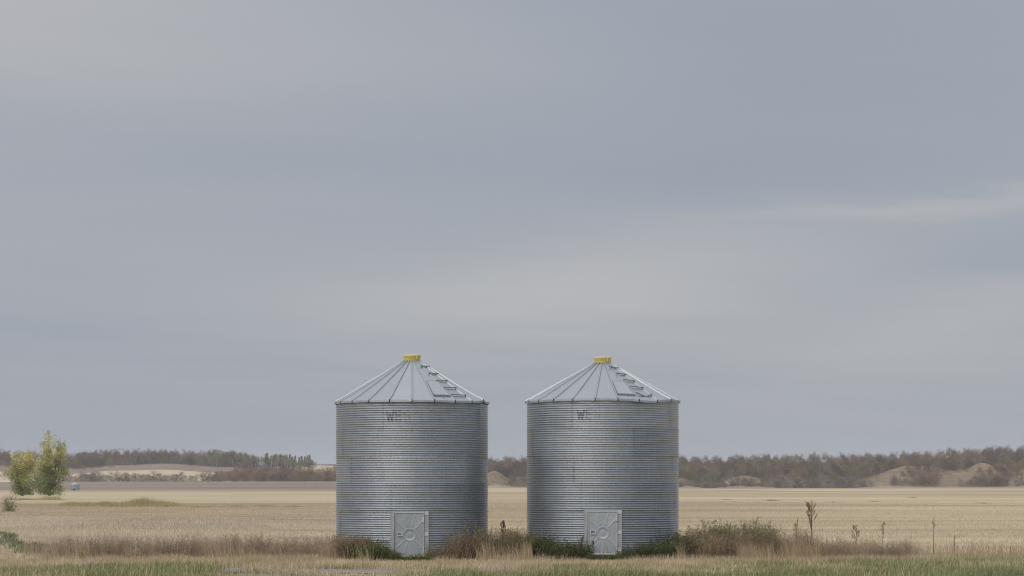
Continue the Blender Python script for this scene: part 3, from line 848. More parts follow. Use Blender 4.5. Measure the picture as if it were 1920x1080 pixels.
# right-hand hill
rows = [(1518, 24, 4.6, 'at the foot'), (1544, 24, 5.6, 'low on the slope'), (1572, 24, 6.2, 'low on the slope'), (1602, 24, 6.6, 'halfway up the slope'), (1638, 24, 7.0, 'halfway up the slope'), (1682, 24, 7.2, 'high on the slope'), (1736, 23, 7.4, 'high on the slope'), (1806, 23, 7.8, 'near the top'), (1890, 23, 8.4, 'on the skyline')]
for Yv, stp, h, where in rows:
    px = 1262 + random.random() * stp
    while px < 1935:
        near = max((math.exp(-((px - kp) / (kw * .8)) ** 2) if Yv < ky + kd * .4 else 0) for kp, ky, kw, kd, kh in KNOLLS)
        if near < .5 and not (Yv < 1540 and px < 1640 and random.random() < .5):
            sort = random.choices(('bare', 'rust', 'olive'), (.5, .36, .14))[0]
            pr = {'bare': P_BARE, 'rust': P_RUST, 'olive': P_OLIVE}[sort]
            look = {'bare': 'grey-brown leafless tree', 'rust': 'rust-tinged tree', 'olive': 'olive-tinged tree'}[sort]
            side = 'just right of the second bin' if px < 1400 else 'over the small bare knolls' if px < 1590 else 'round the broad bare spur' if px < 1765 else 'above the slanting bare spur at the right edge'
            place(random.choice(pr), 'bare_tree' if sort == 'bare' else sort + '_tree', px, Yv + random.uniform(-12, 12), h * random.uniform(.8, 1.2), f'{look} {where}, {side}', 'tree', f'{look}s {where} {side}', None, 10, random.uniform(.95, 1.25))
            N_TREES += 1
        px += stp * random.uniform(.75, 1.25)
# shrubs and saplings at the foot of that hill, along the field edge
G_S = 'low bare shrubs along the foot of the hill right of the bins'
for px in list(range(1262, 1640, 9)) + [1648, 1662, 1676, 1800, 1908]:
    if random.random() < .12: continue
    q = px + random.uniform(-4, 4)
    hh = random.uniform(2.2, 5.0) if px < 1640 else random.uniform(4, 7)
    place(random.choice(P_SHRUB), 'bare_shrub', q, random.uniform(1484, 1496), hh, 'low bare shrub at the field edge under the wooded hill, ' + ('near the second bin' if px < 1390 else 'below the small knolls' if px < 1520 else 'towards the broad spur'), 'shrub', G_S + (', near part' if px < 1390 else ', middle' if px < 1520 else ', far part'), None, 5, 1.3 if px < 1640 else .8)
GUL = []
for (a_, b_) in ((1676, 1752), (1812, 1890)):
    for yv in (1486, 1500, 1516, 1534):
        q = a_ + (yv - 1486) * .55
        while q < b_ + (yv - 1486) * .45:
            GUL.append((q, yv, (3.6 + 2.6 * sst(np.array((q - a_) / 50.0), 0, 1)) * random.uniform(.85, 1.15))); q += random.uniform(11, 16)
for px, yv, hh in GUL:
    place(random.choice(P_BARE + P_RUST), 'bare_tree', px, yv, hh * random.uniform(.85, 1.1), 'bushy leafless tree ' + ('low' if yv < 1520 else 'high') + ' in the gully right of ' + ('the broad bare spur' if px < 1785 else 'the slanting bare spur'), 'tree', ('low' if yv < 1520 else 'high') + ' gully trees beside ' + ('the broad spur' if px < 1785 else 'the slanting spur'), None, 10, 1.1)
for px in (1302, 1309, 1317, 1322, 1331, 1338, 1343):
    place(random.choice(P_ASPEN), 'aspen_tree', px + random.uniform(-2, 2), 1497 + random.uniform(0, 6), random.uniform(7, 9), 'thin pale-trunked aspen at the field edge just right of the second bin', 'tree', 'pale aspens at the edge of the field', None, 11)
for px, Yv, h, lab in ((1292, 1640, 8, 'yellow-leaved tree in the hill wood right beside the second bin'), (1622, 1690, 8, 'yellow-leaved tree midway up the wood on the right-hand hill'), (1846, 1640, 9.5, 'large golden tree above the bare spur on the right-hand hill'),
                       (1603, 1680, 6.5, 'small gold-topped tree beside a yellow one midway along the right-hand hill')):
    place(random.choice(P_GOLD), 'golden_tree', px, Yv, h, lab, 'tree', None, (1, 1, 1), 9, 1.1)
# gap between the bins
G_G = 'leafless trees seen through the gap between the bins'
for Yv, stp, h in ((1512, 24, 6), (1590, 17, 9), (1670, 16, 9), (1760, 15, 10)):
    px = 905 + random.random() * 10
    while px < 1000:
        if not (Yv < 1560 and px < 945):
            place(random.choice(P_BARE), 'bare_tree', px, Yv + random.uniform(-10, 10), h * random.uniform(.8, 1.0), 'leafless grey-brown tree seen through the gap between the two bins', 'tree', G_G, None, 10, 1.15); N_TREES += 1
        px += stp * random.uniform(.8, 1.2)
# left: wood on the far ridge
for Yv, stp, h in ((1975, 17, 6.4), (2025, 17, 7.0), (2070, 17, 7.8), (2130, 17, 8.6), (2210, 17, 9.4)):
    px = -20 + random.random() * 10
    while px < 470:
        if not (22 < px < 118 and Yv < 2200) and not (Yv < 2000 and px > 215) and not (Yv < 2050 and px > 400):
            sort = random.choices(('bare', 'rust', 'olive'), (.62, .18, .2) if px < 330 else (.3, .1, .6))[0]
            look = {'bare': 'grey-brown leafless tree', 'rust': 'rust-tinged tree', 'olive': 'olive-tinged tree'}[sort]
            where = 'along the front' if Yv < 2050 else 'in the middle' if Yv < 2180 else 'on the skyline'
            side = 'behind the leafy poplars' if px < 130 else 'over the far straw slope' if px < 330 else 'next to the pale aspens'
            place(random.choice({'bare': P_BARE, 'rust': P_RUST, 'olive': P_OLIVE}[sort]), 'bare_tree' if sort == 'bare' else sort + '_tree', px, Yv + random.uniform(-14, 14), h * random.uniform(.85, 1.2), f'{look} {where} of the ridge wood, {side}', 'tree', f'{look}s {where} of the ridge wood {side}', None, 10, random.uniform(.95, 1.2)); N_TREES += 1
        px += stp * random.uniform(.75, 1.25)
for k in range(26):
    px = 395 + k * 6.0 + random.uniform(-2, 2); yv = 2060 + random.uniform(0, 90) if px < 500 else 2150 + random.uniform(0, 80)
    place(random.choice(P_ASPEN), 'aspen_tree', px, yv, random.uniform(12.5, 15), 'tall pale-trunked aspen at the end of the ridge wood left of the bins', 'tree', 'aspens at the end of the ridge wood', None, 11, 1.2)
for k in range(17):
    px = 497 + k * 5.2 + random.uniform(-2, 2)
    place(random.choice(P_SPIRE), 'spire_tree', px, 2330 + random.uniform(-20, 20), random.uniform(11, 14.5), 'narrow pointed tree in the row at the tip of the ridge wood', 'tree', 'pointed trees at the tip of the ridge wood', None, 11, 1.15)
place(P_DARK, 'dark_conifer', 259, 2055, 7.5, 'single dark green conifer among the bare trees of the ridge', 'tree', None, (1, 1, 1), 10)
for px in range(498, 584, 7):
    place(random.choice(P_OLIVE), 'olive_tree', px + random.uniform(-2, 2), 2322 + random.uniform(-8, 8), random.uniform(6, 9.5), 'low olive tree under the pointed trees at the tip of the ridge wood', 'tree', 'olive trees under the pointed trees', None, 10, 1.3)
for px in (580, 588):
    place(random.choice(P_SHRUB), 'bare_shrub', px, 2330, 7, 'dark round shrub at the last tip of the ridge wood', 'shrub', 'round shrubs at the tip of the ridge wood', (.7, .75, .7), 5)
# hedge of bushes between the brown field and the far straw field
px = 112
while px < 415:
    if not (345 < px < 352 or 366 < px < 374):
        hh = random.uniform(3.6, 6.6); 
        place(random.choice(P_SHRUB), 'bare_shrub', px, 1602 + random.uniform(-5, 8), hh, 'leafless bush of the far hedge below the straw slope, ' + ('near the tiny bin' if px < 210 else 'at its middle' if px < 310 else 'towards the russet thicket'), 'shrub', 'bushes of the far hedge, part ' + str(int(px > 210) + int(px > 310)), None, 5, 1.3)
    px += random.uniform(5, 9.5)
px = 412
while px < 645:
    hh = random.uniform(5, 7) if px < 440 else random.uniform(7.5, 10.5)
    for q in range(2):
        place(random.choice(P_RED if random.random() < .7 or q else P_SHRUB), 'russet_bush', px + random.uniform(-4, 4), (1602 if q == 0 else 1650) + random.uniform(-6, 10), hh * (.75 if q == 0 else 1.0), ('front' if q == 0 else 'rear') + ' russet-tipped bush of the far thicket, ' + ('at its open end' if px < 480 else 'in its middle' if px < 560 else 'next to the first bin'), 'shrub', f'russet thicket, row {q}, stretch {int(px > 480) + int(px > 560)}', None, 7, 1.3)
    px += random.uniform(6, 8.5)
for px in (490, 583, 521):
    place(P_GOLD[0], 'golden_bush', px, 1596, 4.5, 'yellow-green bush in front of the russet thicket', 'shrub', 'yellow-green bushes of the thicket', (.75, .85, .8), 9, 1.2)
# the depth of the woods behind: one mass nobody could count
acc_v, acc_f, acc_c = [], [], []; nb = 0
proto = []
for _, me_ in P_BARE[:3] + P_RUST[:2]:
    vv = np.empty(len(me_.vertices) * 3, np.float32); me_.vertices.foreach_get('co', vv); ff = np.empty(len(me_.loops), np.int32); me_.loops.foreach_get('vertex_index', ff)
    cc = np.empty(len(me_.vertices) * 4, np.float32); me_.color_attributes['Col'].data.foreach_get('color', cc)
    proto.append((vv.reshape(-1, 3), ff.reshape(-1, 3), cc.reshape(-1, 4)[:, :3]))
def mass(pxa, pxb, ya, yb, n, h):
    global nb
    for _ in range(n):
        px = random.uniform(pxa, pxb); yv = random.uniform(ya, yb); x = at_px(px, yv)
        V, F, C = random.choice(proto); t = random.random() * 6.28; s_ = h / 10 * random.uniform(.8, 1.2)
        Rm = np.array([[cos(t), -sin(t), 0], [sin(t), cos(t), 0], [0, 0, 1]])
        acc_v.append((V @ Rm.T) * s_ * np.array([1.05, 1.05, 1]) + np.array([x, yv, float(zg(x, yv)) - .4])); acc_f.append(F + nb); acc_c.append(C * random.uniform(.8, 1.2)); nb += len(V)
mass(1255, 1960, 1580, 1960, 170, 6.8)
mass(1960, 2300, 1520, 1950, 80, 7.5)
mass(890, 1010, 1640, 1900, 30, 8.5)
mass(640, 890, 1600, 1900, 60, 8)
mass(1010, 1255, 1520, 1900, 60, 9)
mass(-60, 480, 2060, 2300, 110, 8.4)
mass(-500, -60, 2080, 2300, 60, 9.5)
mass(-300, 118, 1640, 1760, 40, 7)
wv = np.concatenate(acc_v); wf = np.concatenate(acc_f); wc = np.concatenate(acc_c)
wo = obj('woods', mesh_np('woods', wv, wf, wc, False, [M['twig']])); wo.color = (1, 1, 1, 1)
tag(wo, 'grey-brown mass of bare woodland filling the far hillsides', 'woods', kind='stuff')


# two leafy poplars on the left
def leafy_tree(name, seed, px, Yv, lobes, H, nleaf, label, trunk_r=.22, size=(.20, .38), fade=0.0):
    r = np.random.default_rng(seed); x = at_px(px, Yv); z = float(zg(x, Yv))
    root = bpy.data.objects.new(name, None); COL.objects.link(root); root.location = (x, Yv, z - .1); tag(root, label, 'tree', 'leafy poplars in the field on the left')
    b = MB()
    tip = None
    for (lx, ly, lz, rx, rz_) in lobes:
        base_p = np.array([lx * .15, ly * .15, 0]); top_p = np.array([lx, ly, lz + rz_ * .6]); mid = base_p * .5 + top_p * .5 + np.array([r.normal(0, .2), 0, 0])
        b.tube((0, 0, 0), base_p + np.array([0, 0, 1.2]), trunk_r, trunk_r * .8, 7); b.tube(base_p + np.array([0, 0, 1.2]), mid, trunk_r * .75, trunk_r * .45, 6); b.tube(mid, top_p, trunk_r * .45, .03, 5)
        for k in range(6):
            q = mid + (top_p - mid) * r.random(); a = r.random() * 6.28
            b.tube(q, q + np.array([cos(a) * rx * .8, sin(a) * rx * .8, r.uniform(.2, 1.2)]), .06, .015, 4)
    obj('trunk', b.mesh('trunk', [M['bark']], True), root)
    P, Cc = [], []
    tot = sum(l[3] ** 2 * l[4] for l in lobes)
    for (lx, ly, lz, rx, rz_) in lobes:
        nclump = max(16, int(230 * rx * rx * rz_ / tot)); n = int(nleaf * (.72 * rx * rx * rz_ / tot + .28 / len(lobes)))
        u_ = unit(nclump, r) * (r.random((nclump, 1)) ** .45)
        cc = np.array([lx, ly, lz]) + u_ * np.array([rx, rx, rz_])
        k = r.integers(0, nclump, n)
        p_ = cc[k] + r.normal(0, 1, (n, 3)) * np.array([.42, .42, .50]) * r.uniform(.6, 1.25, (nclump, 1))[k]
        shade = r.uniform(.5, 1.25, nclump)[k]
        P.append(p_); 
        yel = np.clip((p_[:, 2] / H - .35) * 1.7 + r.normal(0, .16, n) + r.normal(0, .22, nclump)[k] + fade, 0, 1)
        gcol = np.array([.38, .42, .19]); ycol = np.array([.74, .67, .28])
        Cc.append((gcol * (1 - yel[:, None]) + ycol * yel[:, None]) * (shade * r.uniform(.8, 1.2, n))[:, None])
    P = np.concatenate(P); Cc = np.concatenate(Cc); keep = P[:, 2] > .3; P = P[keep]; Cc = Cc[keep]
    vv, ff = diamond_at(P, r.uniform(*size, len(P)), r)
    o_ = obj('crown', mesh_np('crown', vv, ff, np.repeat(Cc, 4, 0), False, [M['leaf']]), root); o_['kind'] = 'stuff'
    return root


leafy_tree('poplar_tree', 1, 92, 470, [(-1.2, 0, 3.6, 2.7, 2.8), (.7, .4, 4.6, 2.6, 2.8), (-.1, -.3, 7.2, 2.5, 2.7), (-.1, 0, 10.8, 1.45, 2.7), (1.9, .2, 9.8, 1.4, 2.7), (3.0, 0, 5.6, 1.2, .9), (2.6, 0, 8.0, 1.0, 1.2), (.9, 0, 1.3, 2.5, 1.2), (-.8, 0, 1.2, 1.8, 1.0)], 14.2, 10500,
           'taller leafy green-yellow poplar with twin pointed tops in the field', fade=.18)
leafy_tree('poplar_tree', 2, 42, 480, [(.2, 0, 3.0, 2.6, 2.6), (-1.2, .3, 4.6, 2.2, 2.3), (1.1, .2, 6.0, 2.3, 2.3), (-.5, 0, 7.6, 1.6, 1.9), (1.5, 0, 8.1, 1.5, 1.4), (-2.2, 0, 5.0, 1.1, 1.2), (.3, 0, 1.1, 2.1, 1.0), (-.9, 0, 1.6, 1.6, 1.2)], 9.8, 8000,
           'shorter bushy poplar with yellow top just left of a taller one', fade=.2)

# leafless bush at the far left, with green growth at its foot
r = np.random.default_rng(77)
root = bpy.data.objects.new('bare_bush', None); COL.objects.link(root); bx_, by_ = at_px(18, 182), 182.0
root.location = (bx_, by_, float(zg(bx_, by_)) - .03); tag(root, 'dead leafless bush with green growth round its foot, before the poplars', 'shrub')
b = MB()
def grow(p_, d, L_, rad_, dep):
    e = p_ + d * L_; b.tube(p_, e, rad_, rad_ * .65, 4)
    if dep:
        for _ in range(3 if dep > 1 else 2):
            d2 = d + r.normal(0, .45, 3); d2[2] = abs(d2[2]); d2 /= np.linalg.norm(d2); grow(e, d2, L_ * r.uniform(.55, .85), rad_ * .6, dep - 1)
for k in range(5):
    a = k + r.random(); d = np.array([.30 * cos(a), .45 * sin(a), 1.]); d /= np.linalg.norm(d); grow(np.array([.12 * cos(a), .12 * sin(a), 0]), d, r.uniform(.5, .8), .030, 3)
obj('branches', b.mesh('branches', [M['grey_bark']]), root)
n = 480; p_ = np.stack([r.normal(0, .30, n), r.normal(0, .38, n), np.abs(r.normal(.35, .32, n))], -1)
vv, ff = diamond_at(p_, r.uniform(.06, .14, n), r)
o_ = obj('foliage', mesh_np('foliage', vv, ff, np.repeat(np.array([.24, .25, .12]) * r.uniform(.6, 1.3, (n, 1)), 4, 0), False, [M['leaf']]), root); o_['kind'] = 'stuff'

# ------------------------------------------------------------------ weeds round the bins


def weed_proto(seed, kind):
    """one bushy weed, about 1 m high and wide: branching stems with leaves or seed slips"""
    r = np.random.default_rng(seed); V, F, C = [], [], []; nb_ = 0
    def addq(pos, d, L_, w_, c_):
        nonlocal nb_
        vv, ff = quads_at(pos, d, L_, w_, r); V.append(vv); F.append(ff + nb_); C.append(np.repeat(c_, 3, 0)); nb_ += len(vv)
    ns = {'dry': 46, 'green': 26, 'mixed': 38}[kind]
    base = np.stack([r.normal(0, .13, ns), r.normal(0, .13, ns), np.zeros(ns)], -1)
    a = r.random(ns) * 2 * pi; sp = r.uniform(.05, .55, ns) * (1.3 if kind == 'green' else 1)
    d = np.stack([np.cos(a) * sp, np.sin(a) * sp, np.ones(ns)], -1); d /= np.linalg.norm(d, axis=1)[:, None]
    hs = r.uniform(.45, 1.12, ns) * (1 - .3 * sp)
    stem_c = {'dry': (.30, .22, .16), 'green': (.15, .135, .08), 'mixed': (.25, .19, .13)}[kind]
    addq(base, d, hs, np.full(ns, .014), np.tile(stem_c, (ns, 1)) * r.uniform(.7, 1.3, (ns, 1)))
    nl = {'dry': 1150, 'green': 1500, 'mixed': 1500}[kind]
    k = r.integers(0, ns, nl); t = r.random(nl) ** (.75 if kind != 'dry' else .6)
    pos = base[k] + d[k] * (hs[k] * t)[:, None]
    out_ = np.stack([r.normal(0, .055, nl), r.normal(0, .055, nl), r.normal(.02, .05, nl)], -1) * (1.15 - t[:, None] * .6)
    pos = pos + out_; pos[:, 2] = np.maximum(pos[:, 2], .01)
    ld = d[k] * .7 + unit(nl, r) * (.6 if kind != 'green' else 1.0); ld /= np.linalg.norm(ld, axis=1)[:, None]
    if kind == 'dry':
        cols = np.array([(.46, .365, .285), (.38, .29, .225), (.54, .445, .33), (.30, .235, .165), (.27, .24, .13)]); pr = [.3, .27, .2, .13, .1]; L_ = r.uniform(.04, .12, nl); w_ = r.uniform(.006, .014, nl)
    elif kind == 'green':
        cols = np.array([(.11, .135, .065), (.15, .165, .075), (.085, .105, .055), (.22, .17, .10)]); pr = [.4, .25, .27, .08]; L_ = r.uniform(.035, .085, nl); w_ = r.uniform(.014, .034, nl)
    else:
        cols = np.array([(.21, .205, .11), (.29, .235, .155), (.155, .16, .085), (.35, .27, .18)]); pr = [.3, .3, .22, .18]; L_ = r.uniform(.035, .10, nl); w_ = r.uniform(.008, .020, nl)
    cc = cols[r.choice(len(cols), nl, p=pr)] * r.uniform(.75, 1.25, (nl, 1))
    addq(pos, ld, L_, w_, cc)
    return mesh_np(kind + '_weed', np.concatenate(V), np.concatenate(F), np.concatenate(C), False, [M['weed']])


PW = {'dry': [weed_proto(600 + i, 'dry') for i in range(5)], 'green': [weed_proto(620 + i, 'green') for i in range(4)], 'mixed': [weed_proto(640 + i, 'mixed') for i in range(4)]}


def wall_y(px):
    best = None
    for c_ in (772.7, 1130.0):
        dx = (px - c_) / 65.8
        if abs(dx) < 2.3: best = 65 - math.sqrt(max(0, 2.3 ** 2 - dx * dx))
    return best


def weeds(kind, pxa, pxb, n, h0, h1, label, group, hfun=None, name=None, depth=(.15, 1.0), free=(62.2, 64.8), wide=1.0, hue=None):
    lab, grp = label, group
    for k in range(n):
        px = pxa + (pxb - pxa) * (k + random.random()) / n; wy = wall_y(px)
        h = random.uniform(h0, h1) * (hfun(px) if hfun else 1)
        yv = min(wy - random.uniform(*depth), 64.0) if wy else random.uniform(*free)
        if wy and wy > 63.9: yv = random.uniform(62.6, 64.0) if h > .3 else yv
        x = at_px(px, yv)
        o_ = bpy.data.objects.new(name or kind + '_weed', random.choice(PW[kind])); COL.objects.link(o_)
        o_.location = (x, yv, float(zg(x, yv)) - .01); w_ = (.35 + .65 * h) * wide * random.uniform(.85, 1.15)
        o_.scale = (w_, w_, h); o_.rotation_euler = (random.uniform(-.05, .05), random.uniform(.0, .12), random.random() * 6.28)
        q = random.uniform(.82, 1.18); o_.color = (*(hue or (q, q * random.uniform(.94, 1.04), q * random.uniform(.92, 1.05))), 1)
        if '{}' in lab:
            w3 = ('left third', 'middle third', 'right third')[min(2, int(3 * (px - pxa) / (pxb - pxa)))]; label, group = lab.replace('{}', w3), grp + ', ' + w3
        tag(o_, label, 'weed', group)


g1 = 'dry weeds left of the first bin'; l1 = 'dry pinkish-brown weed in the strip of growth left of the first bin'
for (wa, wb, wl) in ((95, 270, 'at the far left end of the strip'), (270, 450, 'midway along the strip'), (450, 640, 'in the strip beside the first bin,')):
    weeds('dry', wa, wb, 22, .56, .80, 'dry pinkish weed ' + wl + ' left of the bins', 'dry weeds ' + wl)
weeds('dry', 628, 690, 11, .60, .80, 'dry russet weed against the foot of the first bin, left of its door', 'russet weeds at the first bin', hue=(.82, .72, .66))
weeds('green', 664, 742, 17, .40, .62, 'green leafy weed at the foot of the first bin, left of its door', 'green weeds left of the first door', lambda px: 1.1 if px < 715 else .72, depth=(.3, 1.4), wide=.95, hue=(1.2, 1.2, 1.05))
weeds('green', 738, 812, 14, .16, .26, 'low green weed growing below the door of the first bin', 'green weeds under the first door', depth=(.3, 1.2), wide=.8, hue=(1.3, 1.35, 1.1))
weeds('mixed', 803, 862, 11, .34, .50, 'low olive weed at the foot of the first bin, right of its door', 'olive weeds right of the first door', depth=(.1, .6), wide=.7)
weeds('dry', 848, 985, 22, .66, 1.02, 'tall brown weed in the {} of the gap between the bins', 'brown weeds between the bins', hue=(.74, .73, .65))
weeds('mixed', 880, 1000, 11, .66, .98, 'olive-brown bushy weed in the {} of the gap between the bins', 'olive weeds between the bins', hue=(.85, .85, .8))
weeds('green', 965, 1098, 22, .56, .78, 'dark green weed left of the second door, {} of that clump', 'green weeds left of the second door', lambda px: 1.1 if px < 1040 else .85, depth=(.1, .8))
weeds('green', 1096, 1170, 10, .18, .28, 'low green weed growing below the door of the second bin', 'green weeds under the second door', depth=(.3, 1.2), wide=.85, hue=(1.05, 1.05, .95))
weeds('green', 1165, 1305, 22, .48, .66, 'dark green weed right of the second door, {} of that clump', 'green weeds right of the second door', lambda px: .55 + .9 * min(1, max(0, (px - 1165) / 110)), depth=(.1, .8))
weeds('mixed', 1268, 1450, 28, .82, 1.04, 'tall olive-brown bush in the {} of the thicket beside the second bin', 'olive bushes right of the second bin', lambda px: .72 + .28 * min(1, (px - 1268) / 60))
weeds('mixed', 1398, 1440, 4, 1.02, 1.14, 'green bushy weed topping the thicket right of the second bin', 'green tops of the right thicket', hue=(.78, .92, .68), name='green_weed')
weeds('mixed', 1320, 1362, 4, .98, 1.1, 'green bushy weed near the middle of the thicket right of the second bin', 'green tops near the middle of the thicket', hue=(.95, 1.0, .75), name='green_weed')
weeds('dry', 1300, 1560, 40, .68, .95, 'dry brown weed along the front of the thicket, {} of its length', 'dry weeds of the right thicket', lambda px: 1.0 if px < 1535 else .75, free=(61.6, 63.4), hue=(.90, .86, .78))
weeds('dry', 1555, 1705, 22, .50, .72, 'short dry weed past the thicket, {} of that low strip', 'short dry weeds past the thicket')


def seed_stalk(px, yv, top_py, label, dense=1.0, col=(.42, .33, .235), arms=6, spread=.18):
    """tall weed stalk with upright seed heads"""
    r = np.random.default_rng(int(px)); x = at_px(px, yv); z = float(zg(x, yv)); H = (HOR - top_py) / FPX * yv + CAMZ - z
    root = bpy.data.objects.new('seed_stalk', None); COL.objects.link(root); root.location = (x, yv, z); tag(root, label, 'weed')
    b = MB(); tips = []
    p0 = np.zeros(3); p1 = np.array([r.normal(.0, .02), 0, H * .45]); b.tube(p0, p1, .011, .009, 5); b.tube(p1, np.array([.02, 0, H * .97]), .009, .004, 5)
    tips.append((p1 * .3 + np.array([.02, 0, H * .97]) * .7, np.array([.02, 0, H]), 1.2))
    for k in range(arms):
        f = .46 + .46 * (k + r.random()) / arms; q = np.array([.01, 0, H * f]); a = r.choice([0, pi]) + r.normal(0, .5); L_ = (1.02 - f) * H * r.uniform(.5, .95)
        e = q + np.array([cos(a) * spread * r.uniform(.6, 1.2), sin(a) * spread * .7, L_ * .8]); b.tube(q, e, .006, .003, 4); tips.append((q + (e - q) * .35, e, .8))
    obj('stem', b.mesh('stem', [M['bark']]), root)
    P = []
    for (s_, e, k) in tips:
        n = int(60 * dense * k); t = r.random(n); rad_ = .017 * k * np.sin(np.clip(t, .05, 1) * pi) + .008
        P.append(s_ + (e - s_) * t[:, None] + unit(n, r) * rad_[:, None])
    P = np.concatenate(P); vv, ff = diamond_at(P, r.uniform(.015, .038, len(P)), r)
    o_ = obj('seed_head', mesh_np('seed_head', vv, ff, np.repeat(np.array(col) * r.uniform(.7, 1.4, (len(P), 1)), 4, 0), False, [M['weed']]), root); o_['kind'] = 'stuff'; o_.color = (1, 1, 1, 1)


seed_stalk(1521, 63.0, 938, 'tallest brown seed stalk standing over the thicket right of the bins', 1.6, arms=15, spread=.15)
seed_stalk(1494, 63.4, 973, 'thin brown seed stalk just left of the tallest one', .7, arms=4, spread=.1)
seed_stalk(1604, 63.2, 984, 'bushy seed stalk with curled brown leaves past the thicket', .9, (.42, .29, .18), 8, .12)
seed_stalk(1656, 63.6, 976, 'slim leaning seed stalk over the short dry weeds', .6, arms=4, spread=.07)
seed_stalk(1750, 64.5, 967, 'lone thin seed stalk standing in the stubble at the far side', .7, arms=2, spread=.05)
seed_stalk(1788, 65.0, 1003, 'shortest thin seed stalk in the stubble, past the lone tall one', .5, arms=1, spread=.04)
seed_stalk(943, 63.6, 975, 'dark green-brown seed stalk rising between the two bins', 1.6, (.085, .09, .055), 5, .08)
seed_stalk(872, 62.2, 978, 'pale thin stalk with a feathery top before the first bin', .35, (.30, .25, .18), 3, .08)
seed_stalk(893, 62.4, 976, 'pale forked stalk before the shaded edge of the first bin', .35, (.28, .23, .17), 5, .12)
seed_stalk(1112, 61.9, 1012, 'thin brown stalk standing in front of the second door', .5, (.16, .13, .09), 3, .06)
seed_stalk(1091, 62.2, 1004, 'dark leafy stalk beside the frame of the second door', .5, (.13, .135, .08), 3, .06)

# ------------------------------------------------------------------ grass


def blades(name, x, y, h, w, col, lean, label, cat, bend=.5, two=True, wind=(.10, -.03)):
    n = len(x); z = zg(x, y); a = rng.random(n) * 2 * pi; la = rng.random(n) * 2 * pi; lm = lean * np.abs(rng.normal(0, 1, n))
    ux, uy = np.cos(a) * w / 2, np.sin(a) * w / 2
    dx, dy = (np.cos(la) * lm + wind[0]) * h, (np.sin(la) * lm + wind[1]) * h
    B0 = np.stack([x - ux, y - uy, z - .01], -1); B1 = np.stack([x + ux, y + uy, z - .01], -1)
    T = np.stack([x + dx, y + dy, z + h], -1)
    if two:
        mx, my = x + dx * (.5 - .25 * bend), y + dy * (.5 - .25 * bend); mz = z + h * (.5 + .1 * bend)
        M0 = np.stack([mx - ux * .8, my - uy * .8, mz], -1); M1 = np.stack([mx + ux * .8, my + uy * .8, mz], -1)
        V = np.stack([B0, B1, M1, M0, T], 1).reshape(-1, 3); i = np.arange(n)[:, None] * 5
        F = np.stack([i + [0, 1, 2], i + [0, 2, 3], i + [3, 2, 4]], 1).reshape(-1, 3); k = 5
    else:
        V = np.stack([B0, B1, T], 1).reshape(-1, 3); F = np.arange(3 * n).reshape(-1, 3); k = 3
    o_ = obj(name, mesh_np(name, V, F, np.repeat(col, k, 0), False, [M['grass']]))
    return tag(o_, label, cat, kind='stuff')


def pick(n, cols, pr, var=.2):
    cols = np.array(cols); return cols[rng.choice(len(cols), n, p=pr)] * rng.uniform(1 - var, 1 + var, (n, 1))


def in_bin(x, y):
    r_ = np.zeros(len(x), bool)
    for c_ in (772.7, 1130.0): r_ |= np.hypot(x - BX(c_), y - 65) < 2.22
    return r_


STR = [(.56, .46, .31), (.48, .385, .26), (.64, .54, .38), (.40, .305, .21)]
# verge of short blond grass
n = 138000
y = rng.uniform(50.5, 66, n); px = rng.uniform(-120, 2040, n); x = (px - 960) / FPX * y
gn = fbm(x * .5, y * .7, 71); gm = fbm(x * .17, y * .25, 72)
green = sst(gn * .5 + gm * .5 + .30 * sst(px, 950, 1500) * (1 - sst(y - 5.5 * sst(px, 1450, 1900), 57.0, 60.5)) + .10 * (1 - sst(y, 55, 58)) - .15 * np.exp(-((y - 59.5) / 1.6) ** 2) + .24 * np.exp(-((px - 290) / 150) ** 2) * (1 - sst(y, 58, 61)), .56, .72)
openf = ((px > 400) & (px < 1010) & (y < 54.4) & (fbm(x * .8, y * .5, 70) < .56))
dens = np.where(on_track(x, y, .15 * (fbm(x * 2, y * 2, 69) - .6) * 4), .05 + .5 * (fbm(x * 1.1, y * 1.6, 68) > .58 + .3 * ((px > 430) & (px < 1000))), 1.0) * np.where(openf, .5, 1) * np.where(on_track(x, y, .1) & (px > 90) & (px < 420), 12, 1) * np.where((px < 700) & (y < 53.6), .9, 1)
keep = (rng.random(n) < dens) & ~in_bin(x, y) & (y < 63.5 + 3 * sst(px, 1500, 1850)); x, y, px, green, gm, openf = x[keep], y[keep], px[keep], green[keep], gm[keep], openf[keep]; n = len(x)
isg = rng.random(n) < green * .8
pm = fbm(x * .9, y * .8, 73)
col = np.where(isg[:, None], pick(n, [(.20, .235, .105), (.26, .29, .13), (.16, .195, .085), (.36, .35, .17)], [.35, .3, .2, .15]), pick(n, STR, [.35, .3, .2, .15]))
h = rng.uniform(.05, .18, n) * (.7 + .8 * gm) * np.where(isg, .85, 1) * np.where(openf, .3, 1) + .02
h = h * (1 - .45 * sst(y, 58.5, 60.5) * sst(px, 560, 660) * (1 - sst(px, 1290, 1400)))
col = col * (.62 + .8 * pm)[:, None]; h = h * (.45 + 1.1 * fbm(x * 1.7, y * 1.2, 74))
blades('verge_grass', x, y, h, rng.uniform(.007, .014, n), col, .35, 'short mixed blond and green grass along the front of the yard', 'grass')
